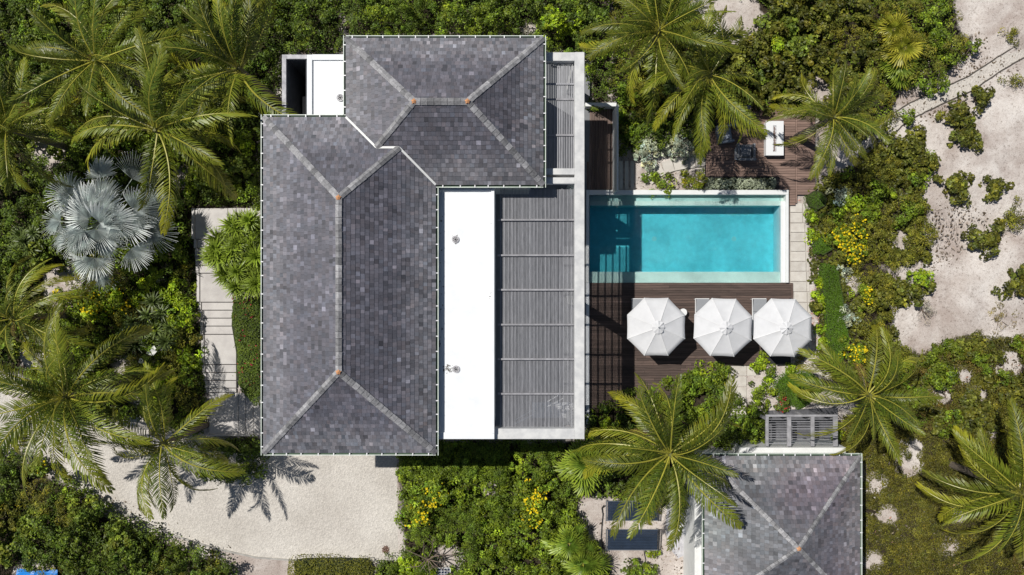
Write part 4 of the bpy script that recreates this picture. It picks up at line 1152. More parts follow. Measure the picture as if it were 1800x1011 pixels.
def carpet(name, poly, h, st, label, cat, seed, dens=420, leaf=.07, edge=.25, flowers=None, kind=None, rough=.05):
    """clipped planting: a level, closely leaved top with rounded sides"""
    rng = np.random.default_rng(seed); P = WP(poly, h); xs = [p[0] for p in P]; ys = [p[1] for p in P]
    area = (max(xs)-min(xs))*(max(ys)-min(ys)); n = int(area*dens)
    X = rng.uniform(min(xs), max(xs), n); Y = rng.uniform(min(ys), max(ys), n)
    ok = inpoly(X + rng.normal(0,.03,n) + (vnoise(X, Y, .5, seed+20)-.5)*.34, Y + rng.normal(0,.03,n) + (vnoise(X, Y, .5, seed+21)-.5)*.34, P); X = X[ok]; Y = Y[ok]; n = len(X)
    d = edge_dist(X, Y, P)
    top = h*np.clip(1-np.exp(-d/edge*1.6), .08, 1)
    Z = top + (vnoise(X, Y, .45, seed)-.5)*rough*2.2 + (vnoise(X, Y, .17, seed+1)-.5)*rough - rng.random(n)**2*rough*2.5
    Z = np.maximum(Z, .02)
    s = ST[st]; f = np.clip(rng.normal(.3, .3, n)+(vnoise(X, Y, .3, seed+2)-.5)*.8, 0, 1)[:, None]
    col = (np.array(s['c'])*(1-f)+np.array(s['y'])*f)*(.75+.5*vnoise(X, Y, .8, seed+3))[:, None]
    Nn = np.stack([rng.normal(0,.6,n), rng.normal(0,.6,n), np.ones(n)], 1); Nn /= np.linalg.norm(Nn, axis=1, keepdims=True)
    D = np.cross(Nn, rng.normal(0,1,(n,3))); L = leaf*rng.uniform(.7,1.3,n)
    c = W(sum(p[0] for p in poly)/len(poly), sum(p[1] for p in poly)/len(poly), 0)
    root = empty(name, (c.x, c.y, 0), label, cat)
    Cc = np.stack([X-c.x, Y-c.y, Z], 1)
    V, Q, K = leaf_quads(Cc, D, Nn, L, L*.6, col)
    link('foliage', np_mesh('foliage', V, Q, M['leaf'], col=K), root)
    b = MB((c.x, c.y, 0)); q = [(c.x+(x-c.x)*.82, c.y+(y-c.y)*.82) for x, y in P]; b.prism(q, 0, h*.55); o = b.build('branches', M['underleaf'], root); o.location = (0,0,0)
    if flowers:
        fc, num, fs = flowers
        sel = rng.choice(n, min(n, num*14), replace=False); sel = sel[(vnoise(X[sel], Y[sel], .5, seed+9) > .66)]
        Cf = Cc[sel]+np.array([0,0,.04]); k = len(Cf)
        if k:
            Nf = np.tile([0,0,1.], (k,1))+rng.normal(0,.4,(k,3)); Lf = fs*rng.uniform(.7,1.4,k)
            v, q2, kk = leaf_quads(Cf, np.cross(Nf, rng.normal(0,1,(k,3))), Nf, Lf, Lf*.9, np.array(fc)*np.exp(rng.normal(0,.2,k))[:,None])
            link('flowers', np_mesh('flowers', v, q2, M['flower'], col=kk), root)['kind'] = 'stuff'
    return root
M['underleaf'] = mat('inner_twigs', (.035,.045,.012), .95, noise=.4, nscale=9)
ST['lawn'] = dict(c=(.075,.15,.008), l=.05, w=.4, rc=.2, n=10, d=5, y=(.11,.20,.010))
carpet('hedge', [(402,505),(462,498),(462,712),(440,720),(425,702),(413,690),(408,620),(398,560)], 1.15, 'redfl', 'green hedge with red bougainvillea flowers between the path and the villa', 'hedge', 31, 620, .085, .18, ((.30,.02,.045), 14, .08), rough=.12)
carpet('hedge', [(697,776),(900,776),(900,846),(880,850),(760,852),(697,848)], 1.05, 'mid', 'clipped square green hedge along the south wall of the villa', 'hedge', 32, 620, .085, .12, rough=.09)
carpet('hedge', [(500,988),(520,985),(600,984),(655,986),(660,1000),(655,1060),(500,1060)], .95, 'olive', 'clipped hedge at the bottom edge below the gravel driveway', 'hedge', 33, 620, .08, .14, rough=.10)
carpet('mound', [(1419,340),(1432,331),(1450,334),(1460,348),(1456,364),(1440,372),(1424,366),(1418,352)], .5, 'lawn', 'round clipped green mound at the corner of the pavers', 'ground cover', 34, 1100, .045, .3, rough=.02)

for i, (pl, lb) in enumerate((
   ([(1428,420),(1440,412),(1462,418),(1470,440),(1450,452),(1432,446)], 'small dark green mound beside the pavers above the long green strip'),
   ([(1440,470),(1452,462),(1476,466),(1482,490),(1488,525),(1495,555),(1498,600),(1488,640),(1465,650),(1455,620),(1452,580),(1450,540),(1442,500)], 'long smooth dark green ground cover strip right of the pavers'),
   ([(1362,672),(1378,655),(1420,650),(1445,665),(1448,690),(1430,712),(1405,724),(1380,712),(1362,690)], 'large smooth dark green mound below the rightmost parasol'))):
    carpet('mound', pl, .38, 'lawn', lb, 'ground cover', 40+i, 1500, .06, .25, rough=.02)
carpet('hedge', [(1246,310),(1365,310),(1369,322),(1364,334),(1240,334)], .55, 'silver', 'silver green low hedge between the red deck and the pool', 'hedge', 50, 560, .12, .14, rough=.13)

B = bush
# shrubs standing on the sand, right side
B(1688,200,24,.8,'grape','green bush on the sand just below the beach path, upper left of its cluster')
B(1725,172,22,.8,'grape','bush nearest the lower path edging, tip of its cluster')
B(1702,238,26,.9,'grape','low olive bush at the bottom of the cluster below the beach path')
B(1682,327,28,.7,'grape','leafy green bush on open sand left of the small bush near the right edge')
B(1750,330,22,.6,'grape','small green bush on open sand by the right edge')
B(1787,138,14,.5,'olive','tiny olive bush above the sand cluster at the right edge')
B(1740,420,32,.9,'grape','rounded dark green bush alone on the sand near the right edge')
B(1785,385,28,.7,'olive','yellowish loose bush at the right edge above the rounded green one')
B(1775,60,15,.4,'olive','small dry bush above the beach path in the top right corner')
B(1800,500,30,.9,'grape','dark bush cut by the right edge of the frame at mid height')
B(1590,262,40,1.1,'grape','large glossy sea grape bush beside the beach path bend')
B(1622,285,30,1.0,'grape','sea grape bush jutting onto the sand right of the large one')
B(1622,495,26,.8,'lime','bright yellow green bush at the sand edge right of the border')
B(1628,545,28,.6,'ash','dry silver grey bush on the sand right of the border', dens=.6)
B(1495,558,22,.8,'silver','pale silver shrub standing on the dark green strip', irregular=.9)
B(1478,347,24,.7,'silver','silver shrub beside the round clipped mound')
B(1488,478,14,.5,'silver','small silver tuft beside the long green strip')
B(1600,370,30,1.0,'mid','green bush at the sand edge level with the top of the pool')
B(1618,420,34,1.0,'olive','olive bush at the sand edge level with the middle of the pool')
B(1505,405,30,.9,'yellow','yellow flowering bush, uppermost in the border right of the pool','flowering shrub','flowering_shrub')
B(1478,418,24,.8,'yellow','yellow flowering bush touching the small dark green mound','flowering shrub','flowering_shrub')
B(1500,440,28,.9,'yellow','yellow flowering bush in the middle of the border right of the pool','flowering shrub','flowering_shrub')
B(1525,520,24,.8,'yellow','yellow flowering bush right of the long green strip','flowering shrub','flowering_shrub')
B(1505,615,28,.9,'yellow','yellow flowering bush above the crown of the right hand palm','flowering shrub','flowering_shrub')
for i, (y, dsc) in enumerate(((385,'topmost'),(415,'second'),(497,'third'),(522,'fourth'),(545,'fifth'),(575,'sixth'),(602,'lowest'))):
    B(1426+ (y-385)*.09, y, 11, .35, 'lime', '%s of the small lime green tufts lining the paver edge' % dsc, 'plant', 'tuft', 'lime tufts along the pavers')
B(1555,510,30,.9,'olive','olive shrub between the yellow flowers and the bright sand edge bush')
B(1760,560,30,.25,'brown','flat patch of dry brown scrub on the sand near the right edge', dens=.6)
B(1650,150,24,.9,'mid','green bush touching the upper path edging')
B(1600,205,0+18,.8,'mid','small green bush where the path meets the scrub')
# garden north of the pool
B(1140,264,33,1.0,'silver','tall silver shrub left of the curved pavers', stretch=.7, irregular=.25, dens=1.3)
B(1195,254,34,.8,'silver','spreading silver shrub above the curved pavers', irregular=.3, dens=1.25)
B(1170,238,18,.5,'ash','dry ash coloured shrub between the two silver shrubs')
B(1108,232,16,.9,'lime','yellow green shrub beside the white garden wall')
B(1163,322,21,.55,'mid','low green shrub against the pool coping near its corner', stretch=1.5, irregular=.12, dens=1.5)
B(1222,312,22,.8,'yellowgreen','round yellow green shrub between the pavers and the red deck', irregular=.12, dens=1.4)
B(1232,262,16,.6,'mid','small green shrub at the left edge of the red deck')
B(1095,270,14,.8,'dark','dark shrub behind the three pale boards')
B(1185,165,30,1.6,'dark','dark glossy shrub under the upper palms')
B(1115,172,22,1.6,'mid','green shrub behind the white lintel wall')
# below the parasols
B(1330,645,16,.4,'lime','lime tuft right of the square pavers under the middle parasol shadow')
B(1352,650,15,.45,'mid','grassy tuft left of the large smooth mound')
B(1345,632,13,.35,'lime','lime tuft touching the deck edge between two parasols')
B(1390,648,10,.3,'lime','tiny lime tuft above the large smooth mound')
B(1412,632,13,.4,'olive','olive tuft under the rightmost parasol')
B(1350,668,9,.3,'lime','tiny lime tuft at the upper left rim of the large mound')
B(1342,695,26,.7,'mid','green shrub left of the large smooth mound')
B(1375,708,20,.6,'redfl','dark green shrub with reddish tips below the large smooth mound')
B(1255,665,30,.9,'mid','leafy green shrub at the bottom corner of the dark deck')
B(1218,672,26,.8,'dark','darker shrub left of the leafy one at the deck corner')
B(1322,752,34,2.4,'mid','tall leafy shrub left of the trellis above the guest house wall')
B(1283,768,28,2.6,'dark','dark tall shrub at the upper left corner of the guest house roof')
B(1470,765,14,.6,'lime','lime green shrub right of the trellis')
# centre bottom
B(740,905,34,1.4,'yellow','yellow flowering bush overhanging the gravel edge','flowering shrub','flowering_shrub')
B(765,870,26,1.3,'yellow','yellow flowering bush below the clipped square hedge','flowering shrub','flowering_shrub')
B(945,880,34,1.6,'yellow','yellow flowering bush south of the pergola','flowering shrub','flowering_shrub')
B(935,915,26,1.4,'yellow','lower yellow flowering bush south of the pergola','flowering shrub','flowering_shrub')
B(830,920,44,1.7,'fine','large rounded green bush in the middle of the south shrubbery')
B(880,900,36,1.8,'fine','tall green bush right of the large rounded one')
B(735,1000,30,1.2,'lime','bright green bush beside the photovoltaic panels')
B(1112,1003,26,.9,'mid','green bush below the heating panels at the bottom edge')
B(1150,975,13,.4,'lime','small bright green plant under the corner of the lower heating panel')
B(1140,1010,24,.8,'mid','green bush at the bottom edge right of the one below the panels')
# west garden
B(345,315,30,1.3,'lime','bright lime shrub under the big western palms')
B(425,255,24,1.3,'lime','bright lime shrub close to the villa wall in the west garden')
B(165,540,36,1.0,'yellow','yellow flowering bush south of the silver palm','flowering shrub','flowering_shrub')
B(205,530,24,1.0,'yellow','smaller yellow flowering bush right of the one below the silver palm','flowering shrub','flowering_shrub')
B(105,520,18,.8,'yellow','yellow flowering bush left of the one below the silver palm','flowering shrub','flowering_shrub')
B(262,628,22,1.9,'whitefl','shrub with a few large white flowers in the west garden','flowering shrub','flowering_shrub')
B(285,480,26,.7,'ash','greyish low shrub between the silver palm and the path', dens=.6)
B(70,820,18,.8,'yellow','yellow flowering bush at the driveway mouth','flowering shrub','flowering_shrub')
B(290,990,26,1.2,'olive','olive yellow shrub below the driveway kerb at the bottom edge')
B(375,1000,28,.9,'olive','low olive shrub right of the other olive shrub at the bottom edge')
B(140,905,34,1.8,'broad','broad leaved shrub hugging the curved kerb')
B(205,960,40,1.8,'broad','large broad leaved shrub below the curved kerb')
B(60,60,34,1.6,'mid','green shrub in the top left corner among palms')
B(330,330,20,1.1,'mid','green shrub beside the bright lime one under the palms')
B(970,40,36,2.6,'lime','bright green tree crown north of the villa, right of the roof corner')
B(860,25,40,2.6,'mid','rounded green tree crown above the north roof')
B(700,30,44,2.4,'fine','fine leaved dark tree crown above the north roof, left part')
B(1010,30,30,2.4,'lime','lime green crown left of the upper palms')
B(930,55,10,2.2,'ash','dry twiggy patch touching the north eave')

# ------------------------------------------------------------------ palms
def frond_mesh(seed, L=4.6, droop=70, n=48, leaf=.78, hang=.45, yellow=.25, bend=0, base=(.095,.135,.012), yel=(.36,.32,.020)):
    """coconut frond: arching midrib along +X with hanging leaflets on both sides"""
    rng = np.random.default_rng(seed); rd = random.Random(seed)
    K = 16; pts = [np.zeros(3)]
    for i in range(K):
        t = (i+.5)/K; a = -math.radians(droop)*t**1.25; b = math.radians(bend)*t**1.3
        pts.append(pts[-1]+np.array([math.cos(a)*math.cos(b), math.cos(a)*math.sin(b), math.sin(a)])*L/K)
    pts = np.array(pts); Z = np.array([0,0,1.])
    def at(t):
        x = t*K; i = min(K-1, int(x)); f = x-i; T_ = pts[i+1]-pts[i]; T_ = T_/np.linalg.norm(T_)
        S = np.cross(Z, T_); S /= np.linalg.norm(S)+1e-9; U = np.cross(T_, S); return pts[i]*(1-f)+pts[i+1]*f, T_, S, U
    V = []; Q = []; C = []; MI = []
    for i in range(K+1):
        t = i/K; r = .036*(1-t)**.8+.006
        _, T_, S, U = at(min(t, .999))
        V += [pts[i]+S*r, pts[i]+U*r*.9, pts[i]-S*r, pts[i]-U*r*.8]; C += [(.36,.34,.06)]*4
    for i in range(K):
        for k in range(4): Q.append((i*4+k, i*4+(k+1)%4, (i+1)*4+(k+1)%4, (i+1)*4+k)); MI.append(1)
    base = np.array(base); yel = np.array(yel)
    ph = [rd.uniform(0,6) for _ in range(4)]
    for s in (-1, 1):
        for j in range(n):
            t = .12+.88*(j+.5)/n + rd.uniform(-.006,.006); t = min(t, .995)
            p, T_, S0, U = at(t); S = S0*s
            cl = .5+.5*math.sin(t*17+ph[0]+s)*math.sin(t*7+ph[1])
            a = math.radians(70-40*t+rd.uniform(-7,7)+9*(cl-.5))
            ll = leaf*(math.sin(math.pi*(.14+.80*t))**.7)*rd.uniform(.80,1.08)
            hg = hang*(.55+.9*cl)*rd.uniform(.75,1.3)*(1+.35*s*math.sin(t*5+ph[2]))
            d0 = T_*math.cos(a)+S*math.sin(a)+U*(.20-.25*hg); d0 /= np.linalg.norm(d0)
            d1 = d0-Z*hg*1.1; d1 /= np.linalg.norm(d1)
            d2 = d0-Z*hg*2.4+T_*rd.uniform(-.1,.15); d2 /= np.linalg.norm(d2)
            wv = T_*math.sin(a)-S*math.cos(a); w = .025*rd.uniform(.7,1.15)
            tw = U*w*rd.uniform(.4,1.3)
            p1 = p+d0*ll*.36; p2 = p1+d1*ll*.34; p3 = p2+d2*ll*.30
            k = len(V)
            V += [p-wv*w*.5, p+wv*w*.5, p1-wv*w-tw*.4, p1+wv*w+tw*.3, p2-wv*w*.75-tw*.4, p2+wv*w*.75+tw*.3, p3-wv*w*.06, p3+wv*w*.06]
            f = yellow*(.15+1.25*t**2)+rd.uniform(-.10,.16); f = min(max(f, 0), 1)
            c = base*(1-f)+yel*f; c = c*rd.uniform(.75,1.25)
            ct = c*(1-yellow)+yel*yellow*1.1
            C += [c*.85, c*.85, c, c, c*.6+ct*.4, c*.6+ct*.4, ct, ct]
            for m_ in range(3): Q.append((k+2*m_, k+2*m_+1, k+2*m_+3, k+2*m_+2)); MI.append(0)
    return np_mesh('frond', np.array(V), np.array(Q), [M['palmleaf'], M['midrib']], col=np.array(C), midx=MI)
FM = {'up': [frond_mesh(100+i, 3.9, 48, 50, .66, .30, .10, bend=(-30,25,0,45)[i], base=(.062,.10,.012)) for i in range(4)],
      'mid': [frond_mesh(200+i, 4.6, 74, 50, .82, .50, .18, bend=(-42,-18,10,30,50)[i]) for i in range(5)],
      'low': [frond_mesh(300+i, 4.7, 88, 50, .82, .72, .48, bend=(-35,-14,8,24,44)[i]) for i in range(5)],
      'old': [frond_mesh(400+i, 4.3, 100, 44, .66, 1.0, .8, bend=(-20,30)[i], base=(.17,.12,.03), yel=(.34,.22,.07)) for i in range(2)]}
def palm(px, py, z, s, label, az=None, seed=0, n=26, lean=(0,0), block=None):
    rd = random.Random(seed*31+5); c = W(px, py, z)
    bx, by = c.x+lean[0], c.y+lean[1]
    root = empty('coconut_palm', (bx, by, 0), label, 'palm tree', 'coconut palms')
    top = Vector((-lean[0], -lean[1], z-.2))
    b = MB(); P = []
    for i in range(9):
        t = i/8; P.append(Vector((top.x*t**1.6, top.y*t**1.6, top.z*t)))
    b.tube(P, .19, 10, r1=.12)
    for i in range(18):
        t = (i+.5)/18; q = Vector((top.x*t**1.6, top.y*t**1.6, top.z*t)); rr_ = .195-.07*t
        b.tube([q-Vector((0,0,.025)), q+Vector((0,0,.025))], rr_, 10)
    o = link('trunk', b.mesh('trunk', M['bark']), root)
    b = MB(); b.tube([top-Vector((0,0,.3)), top+Vector((0,0,.25))], .16, 8, r1=.09); o = link('crown_shaft', b.mesh('crown_shaft', M['shaft']), root)
    fr = []; n = n + rd.choice((-5,-3,0,2,4)); de = rd.uniform(-8,6)
    if az is None:
        for i in range(n):
            u = i/(n-1); fr.append((i*137.5+rd.uniform(-12,12), u))
    else:
        for a in az: fr.append((a, rd.uniform(.62, .95)))
        for i in range(n-len(az)): fr.append((i*137.5+rd.uniform(-28,28)+20, .04+.60*i/max(1, n-len(az))))
    for k_ in range(rd.choice((1,2,4))): fr.append((rd.uniform(0,360), 1.12))
    for a, u in fr:
        if block and u < .66 and block[0] < (a+180) % 360-180 < block[1]: a += 150
        cls = 'up' if u < .28 else ('mid' if u < .68 else ('low' if u < 1.1 else 'old'))
        e = 72-78*u+rd.uniform(-11,11)+de
        me = rd.choice(FM[cls]); k = s*(rd.uniform(.80,1.10) if u < 1.1 else .7)*(.92 if u < .15 else 1)
        o = link('frond', me, root, loc=top+Vector((0,0,.15-.35*u)))
        o.rotation_euler = Euler((math.radians(rd.uniform(-60,60)), -math.radians(e), math.radians(a)), 'XYZ'); o.scale = (k, k, k)
    return root
palm(165,105,7.0,.98,'coconut palm in the top left garden, crown nearest the top left corner',seed=1,az=[178,150,112,95,60,20,-5,-40,-80,-120,-150])
palm(272,228,7.2,1.02,'largest coconut palm of the west garden, crown above the silver palm',seed=2,block=(-165,-75),az=[172,150,118,100,70,40,10,-20,-38,-56,-92,168])
palm(418,120,6.8,1.0,'coconut palm close to the villa in the upper left, beside the shower court',seed=3,block=(-50,42),az=[95,75,112,130,52,60,170,195,-110,-140,155])
palm(8,225,6.0,.85,'coconut palm cut by the left edge in the upper left',seed=4,az=[100,75,-70,-10,-95,20,40])
palm(20,560,5.6,.85,'coconut palm cut by the left edge at mid height',seed=5,az=[70,95,40,10,-25,-70,110])
palm(110,700,6.8,1.08,'big coconut palm over the driveway mouth at the lower left',seed=6,az=[88,60,35,8,-15,-38,-62,-85,-105,-130,-150,-172,150,115])
palm(283,782,5.4,.86,'coconut palm over the gravel driveway right of the big lower left palm',seed=7,az=[100,70,40,12,-8,-30,-68,-92,-118,-145,-165,165,135])
palm(1160,52,7.0,.90,'coconut palm north of the pool nearest the top edge',seed=8,az=[150,165,-155,-138,-98,130,60,85,20,-10,110])
palm(1250,131,6.3,.86,'coconut palm leaning over the red lounge deck',seed=9,block=(-30,45),az=[10,-37,-62,-80,-100,-120,-138,-158,58,75,100,150],lean=(-.6,.5))
palm(1468,205,5.2,.70,'coconut palm at the right end of the red lounge deck',seed=10,az=[180,150,130,98,75,45,12,-10,-32,-50,-78,-107,-133])
palm(1179,800,7.0,1.02,'big coconut palm between the villa and the guest house',seed=11,az=[162,140,122,103,82,50,32,-5,-25,-70,-92,-113,-122,-162,178])
palm(1531,696,5.6,.86,'coconut palm above the guest house at the lower right',seed=12,az=[160,135,77,55,20,-3,-28,-50,-80,-120,-153,177])
palm(1800,868,6.0,.92,'coconut palm cut by the right edge in the lower right',seed=13,az=[108,135,158,172,-170,-145,-118,-95,80])

# fan palms -------------------------------------------------------
def fan_mesh(seed, rad, seg, spread, base, tip, fold=.06, mat_='silverpalm', split=.5):
    """one fan blade, hub at the origin, pointing along +X"""
    rd = random.Random(seed); V = []; Q = []; C = []
    half = math.radians(spread)/2
    for i in range(seg):
        a = -half+2*half*(i+.5)/seg; da = half/seg
        r1 = rad*split*rd.uniform(.9,1.1); r2 = rad*(1.0-.22*abs(a/half)**2)*rd.uniform(.90,1.06)
        cup = .30*rad*(a/half)**2; cup1 = .12*rad*(a/half)**2
        droop = -rad*rd.uniform(.05,.30); aj = a+rd.uniform(-.5,.5)*da
        f = fold*rad
        def P(r, an, z): return (r*math.cos(an), r*math.sin(an), z)
        k = len(V); t = rd.uniform(.85,1.15); c = np.array(base)*t; c2 = np.array(tip)*t
        V += [P(.03,a-da*.6,0), P(.03,a+da*.6,.001), P(r1,a-da*.90,-f+cup1), P(r1,a,f+cup1), P(r1,a+da*.90,-f+cup1), P(r2*.8,aj-da*.42,droop*.4+cup*.8-f*.5), P(r2*.8,aj+da*.42,droop*.4+cup*.8+f*.5), P(r2,aj-.004,droop+cup), P(r2,aj+.004,droop+cup), P(.028,a,.002)]
        C += [c*.8,c*.8,c,c*1.1,c,c2,c2,c2*1.1,c2*1.1,c*.8]
        Q += [(k,k+2,k+3,k+9),(k+9,k+3,k+4,k+1),(k+2,k+5,k+6,k+3),(k+3,k+6,k+5,k+4),(k+5,k+7,k+8,k+6)]
    return np_mesh('fan_leaf', np.array(V), np.array(Q), M[mat_], col=np.array(C))
SF = [fan_mesh(500+i, 1.0, 30, sp, (.62,.67,.65), (.80,.83,.80), split=.36) for i, sp in enumerate((165, 195, 150, 215, 180))]
GF = [fan_mesh(600+i, .80, 18, 220, (.12,.20,.022), (.24,.31,.03), mat_='palmleaf', split=.32) for i in range(3)]
YF = [fan_mesh(650+i, .68, 18, 220, (.20,.22,.02), (.34,.31,.03), mat_='palmleaf', split=.32) for i in range(2)]
def fan_palm(px, py, z, n, meshes, s, label, name='fan_palm', trunk=.12, emin=0, seed=0, cat='palm tree', group=None, pet=(.25, 1.0), pm='midrib', roll=28):
    rd = random.Random(seed+900); c = W(px, py, z); root = empty(name, (c.x, c.y, 0), label, cat, group)
    b = MB(); b.tube([(0,0,0),(0,0,z*.5),(0,0,z)], trunk*1.3, 9, r1=trunk); link('trunk', b.mesh('trunk', M['bark']), root)
    for i in range(n):
        u = i/(n-1); e = math.radians(70-(70-emin)*u**.85+rd.uniform(-8,8)); a = math.radians(i*137.5+rd.uniform(-22,22))
        pl = (pet[0]+(pet[1]-pet[0])*u)*rd.uniform(.8,1.15)*1.25
        d = Vector((math.cos(e)*math.cos(a), math.cos(e)*math.sin(a), math.sin(e)))
        p0 = Vector((0,0,z-.25*u)); p1 = p0+d*pl-Vector((0,0,.12*pl*u))
        b = MB(); b.tube([p0, p0.lerp(p1,.5)+Vector((0,0,.05)), p1], .022*s, 5, r1=.014*s); link('petiole', b.mesh('petiole', M[pm]), root)
        o = link('fan_leaf', rd.choice(meshes), root, loc=p1)
        o.rotation_euler = Euler((math.radians(rd.uniform(-roll,roll)), -(e*.32-math.radians(rd.uniform(-5,14))), a), 'XYZ')
        k = s*rd.uniform(.82,1.12); o.scale = (k,k,k)
M['silverstalk'] = mat('silver_leaf_stalk', (.30,.34,.30), .6)
fan_palm(178,392,3.4,27,SF,1.25,'silver blue fan palm glowing pale in the dark west garden','silver_palm',.24,-10,1,pet=(.5,2.0),roll=34,pm='silverstalk')
fan_palm(1031,816,1.8,18,GF,1.15,'bright green fan palm south east of the pergola frame',seed=2,pet=(.1,.7))
fan_palm(1000,955,1.5,14,GF,1.0,'small green fan palm left of the heating panels',seed=3,pet=(.1,.6))
fan_palm(1025,990,1.5,14,GF,1.0,'small green fan palm below left of the heating panels at the bottom edge',seed=4,pet=(.1,.6))
fan_palm(1590,86,1.6,14,YF,1.1,'yellowish fan palm in the scrub at the upper right',seed=5,pet=(.1,.5))
fan_palm(1570,52,1.6,12,YF,1.0,'small yellow green fan palm above the yellowish one in the scrub',seed=6,pet=(.1,.5))
fan_palm(1583,115,1.2,12,GF,.9,'green fan palm below the yellowish one at the scrub edge',seed=7,pet=(.1,.5))

# strappy plants: spiral rosettes of long leaves
def rosette_mesh(seed, L, n, base, tip, w=.045):
    rng = np.random.default_rng(seed); V = []; Q = []; C = []
    for i in range(n):
        a = i*2.39996+rng.normal(0,.1); u = i/n; e = math.radians(78-80*u+rng.normal(0,7)); l = L*rng.uniform(.75,1.1)
        d = np.array([math.cos(a)*math.cos(e), math.sin(a)*math.cos(e), math.sin(e)]); s = np.array([-math.sin(a), math.cos(a), 0])
        p1 = d*l*.5; d2 = d+np.array([0,0,-.55]); d2 /= np.linalg.norm(d2); p2 = p1+d2*l*.5
        k = len(V); ww = w*rng.uniform(.8,1.2)
        V += [-s*ww*.4, s*ww*.4, p1-s*ww*.6, p1+s*ww*.6, p2-s*.004, p2+s*.004]; c = np.array(base)*rng.uniform(.8,1.2); c2 = np.array(tip)*rng.uniform(.8,1.2)
        C += [c,c,c*.5+c2*.5,c*.5+c2*.5,c2,c2]; Q += [(k,k+1,k+3,k+2),(k+2,k+3,k+5,k+4)]
    return np_mesh('rosette', np.array(V), np.array(Q), M['palmleaf'], col=np.array(C))
RM = [rosette_mesh(700+i, .80, 84, (.12,.20,.018), (.24,.31,.03), .06) for i in range(3)]
RD = [rosette_mesh(710+i, .62, 40, (.06,.10,.02), (.15,.19,.05), .05) for i in range(3)]
def rosettes(name, spots, h, meshes, s, label, cat, seed=0):
    rd = random.Random(seed); c = W(spots[0][0], spots[0][1], h); root = empty(name, (c.x, c.y, 0), label, cat)
    for x, y in spots:
        zz = h*rd.uniform(.8,1.1); p = W(x, y, zz)-Vector((c.x, c.y, 0))
        b = MB(); b.tube([(p.x*.5,p.y*.5,0),(p.x,p.y,zz)], .05, 6, r1=.035); link('stem', b.mesh('stem', M['twig']), root)
        o = link('rosette', rd.choice(meshes), root, loc=p); o.rotation_euler = (rd.uniform(-.4,.4), rd.uniform(-.4,.4), rd.uniform(0,6)); k = s*rd.uniform(.85,1.15); o.scale = (k,k,k)
rosettes('screw_pine', [(395,430),(420,405),(440,390),(385,455),(412,440),(440,425),(455,410),(400,480),(430,465),(452,450),(385,420),(425,490),(448,480),(410,420),(440,505),(390,445),(402,452),(418,428),(432,412),(450,395),(380,440),(372,452),(395,470),(420,478),(436,465),(455,470),(455,435),(444,440),(428,440),(410,400),(425,388),(405,492),(450,500),(456,485),(418,505)], 2.1, RM, .98, 'light green spiky screw pine clump beside the west wall of the villa', 'plant', 1)
rosettes('spiky_plant', [(45,425),(60,410),(30,440),(55,440),(70,425),(38,412)], 1.2, RD, 1.0, 'spiky green plant left of the silver palm', 'plant', 2)
rosettes('spiky_plant', [(235,565),(260,555),(285,550),(250,585),(275,580),(225,590),(300,575),(240,605),(270,530),(290,600)], 1.4, RD, 1.05, 'clump of spiky green rosettes between yellow flowers and white flowers', 'plant', 3)
rosettes('spiky_plant', [(1195,165),(1180,150),(1210,175),(1195,185)], 1.9, RD, .9, 'glossy green rosette clump below the upper palms', 'plant', 4)

b = MB()
for (cx_, cy_, sx_, sy_, n_) in ((787,648,9,8,46),(772,604,2.5,14,26),(800,421,8,8,12),(865,560,3,120,20),(776,470,3,90,16)):
    for k in range(n_):
        p = W(R.gauss(cx_, sx_*.5), R.gauss(cy_, sy_*.5), FZ); a = R.uniform(0, 6.28); l = R.uniform(.02,.06)
        dx, dy = math.cos(a)*l, math.sin(a)*l
        b.add([(p.x-dx,p.y-dy,FZ-.024),(p.x+dy*.4,p.y-dx*.4,FZ-.015),(p.x+dx,p.y+dy,FZ-.012),(p.x-dy*.4,p.y+dx*.4,FZ-.018)], [(0,1,2,3)])
b.build('leaf_litter', M['rope'], None, label='dry leaf litter scattered on the white flat roof by the drains', kind='stuff')
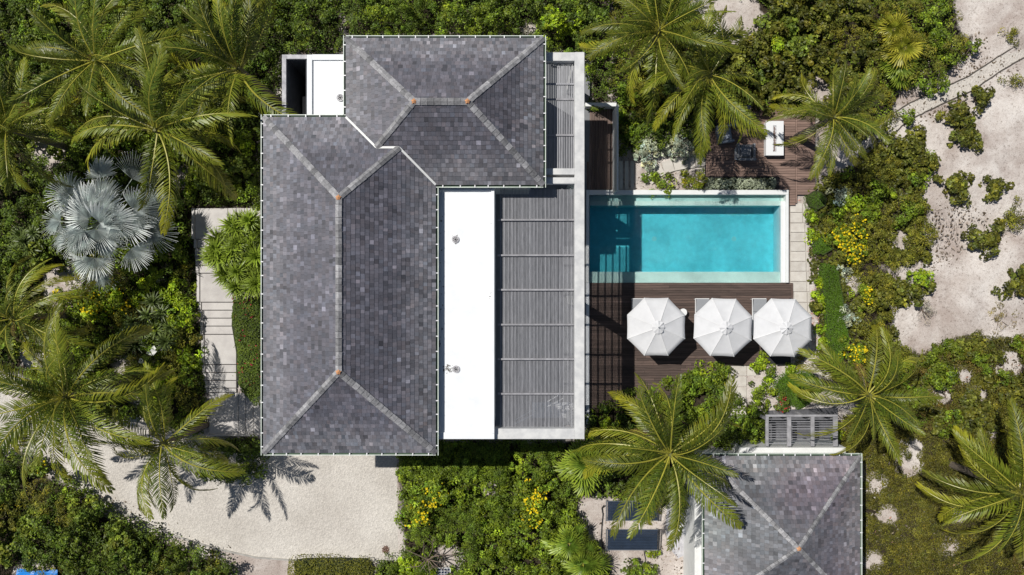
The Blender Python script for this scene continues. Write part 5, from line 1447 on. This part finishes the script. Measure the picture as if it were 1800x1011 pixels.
# rubble, twigs and fallen leaves on the sand ---------------------
def rubble(name, regions, label, seed, smax=.05):
    rng = np.random.default_rng(seed); Vs = []; Qs = []; Cs = []; k = 0
    for poly, num, palette in regions:
        P = WP(poly); xs = [p[0] for p in P]; ys = [p[1] for p in P]
        X = rng.uniform(min(xs), max(xs), num*3); Y = rng.uniform(min(ys), max(ys), num*3)
        ok = inpoly(X, Y, P) & (vnoise(X, Y, 1.3, seed) + rng.random(num*3)*.5 > .72); X = X[ok][:num]; Y = Y[ok][:num]
        for x, y in zip(X, Y):
            s = rng.uniform(.25,1)**2*smax+.008; a = rng.uniform(0,6.28); e = rng.uniform(.8, 2.4); ca, sa = math.cos(a)*s, math.sin(a)*s; h = s*rng.uniform(.5,1.1)
            Vs += [(x+ca*e,y+sa*e,0),(x-sa,y+ca,0),(x-ca*e,y-sa*e,0),(x+sa,y-ca,0),(x+ca*e*.4,y+sa*e*.4,h),(x-sa*.5,y+ca*.5,h*.9),(x-ca*e*.5,y-sa*e*.5,h*.8),(x+sa*.5,y-ca*.5,h)]
            Qs += [(k+4,k+5,k+6,k+7),(k,k+1,k+5,k+4),(k+1,k+2,k+6,k+5),(k+2,k+3,k+7,k+6),(k+3,k,k+4,k+7)]
            c = np.array(palette[rng.integers(len(palette))])*rng.uniform(.7,1.2); Cs += [c]*8; k += 8
    tag(link(name, np_mesh(name, np.array(Vs), np.array(Qs), M['stone'], col=np.array(Cs))), label, kind='stuff')
SANDP = [(1560,130),(1800,20),(1830,20),(1830,700),(1560,700),(1600,480),(1650,350)]
pl1 = [(.55,.5,.45),(.2,.16,.13),(.12,.09,.06),(.4,.33,.27)]
rubble('rubble', [(SANDP, 5200, pl1+[(.16,.12,.08),(.10,.07,.04)]), ([(1403,340),(1430,335),(1440,480),(1450,650),(1430,650),(1424,500)], 500, [(.62,.6,.56),(.4,.33,.3),(.5,.3,.24)]),
   ([(1310,612),(1440,612),(1440,680),(1350,690),(1310,720)], 350, [(.62,.6,.56),(.4,.33,.3)]), ([(1240,850),(1240,1011),(1030,1011),(1030,860)], 700, pl1),
   ([(1090,200),(1245,215),(1245,334),(1090,334)], 500, pl1), (T_SE, 1800, pl1+[(.5,.28,.2)]), (KERB[3:]+[(600,975),(450,955),(300,915),(200,870),(130,800)], 160, [(.25,.18,.10),(.14,.10,.06)]), ([(140,850),(480,985),(500,1011),(300,1011)], 500, [(.1,.08,.05),(.3,.24,.18)])],
   'scattered coral rubble and dry leaves on the sand', 81)
print('leaf quads', tot, 'objects', len(bpy.data.objects))
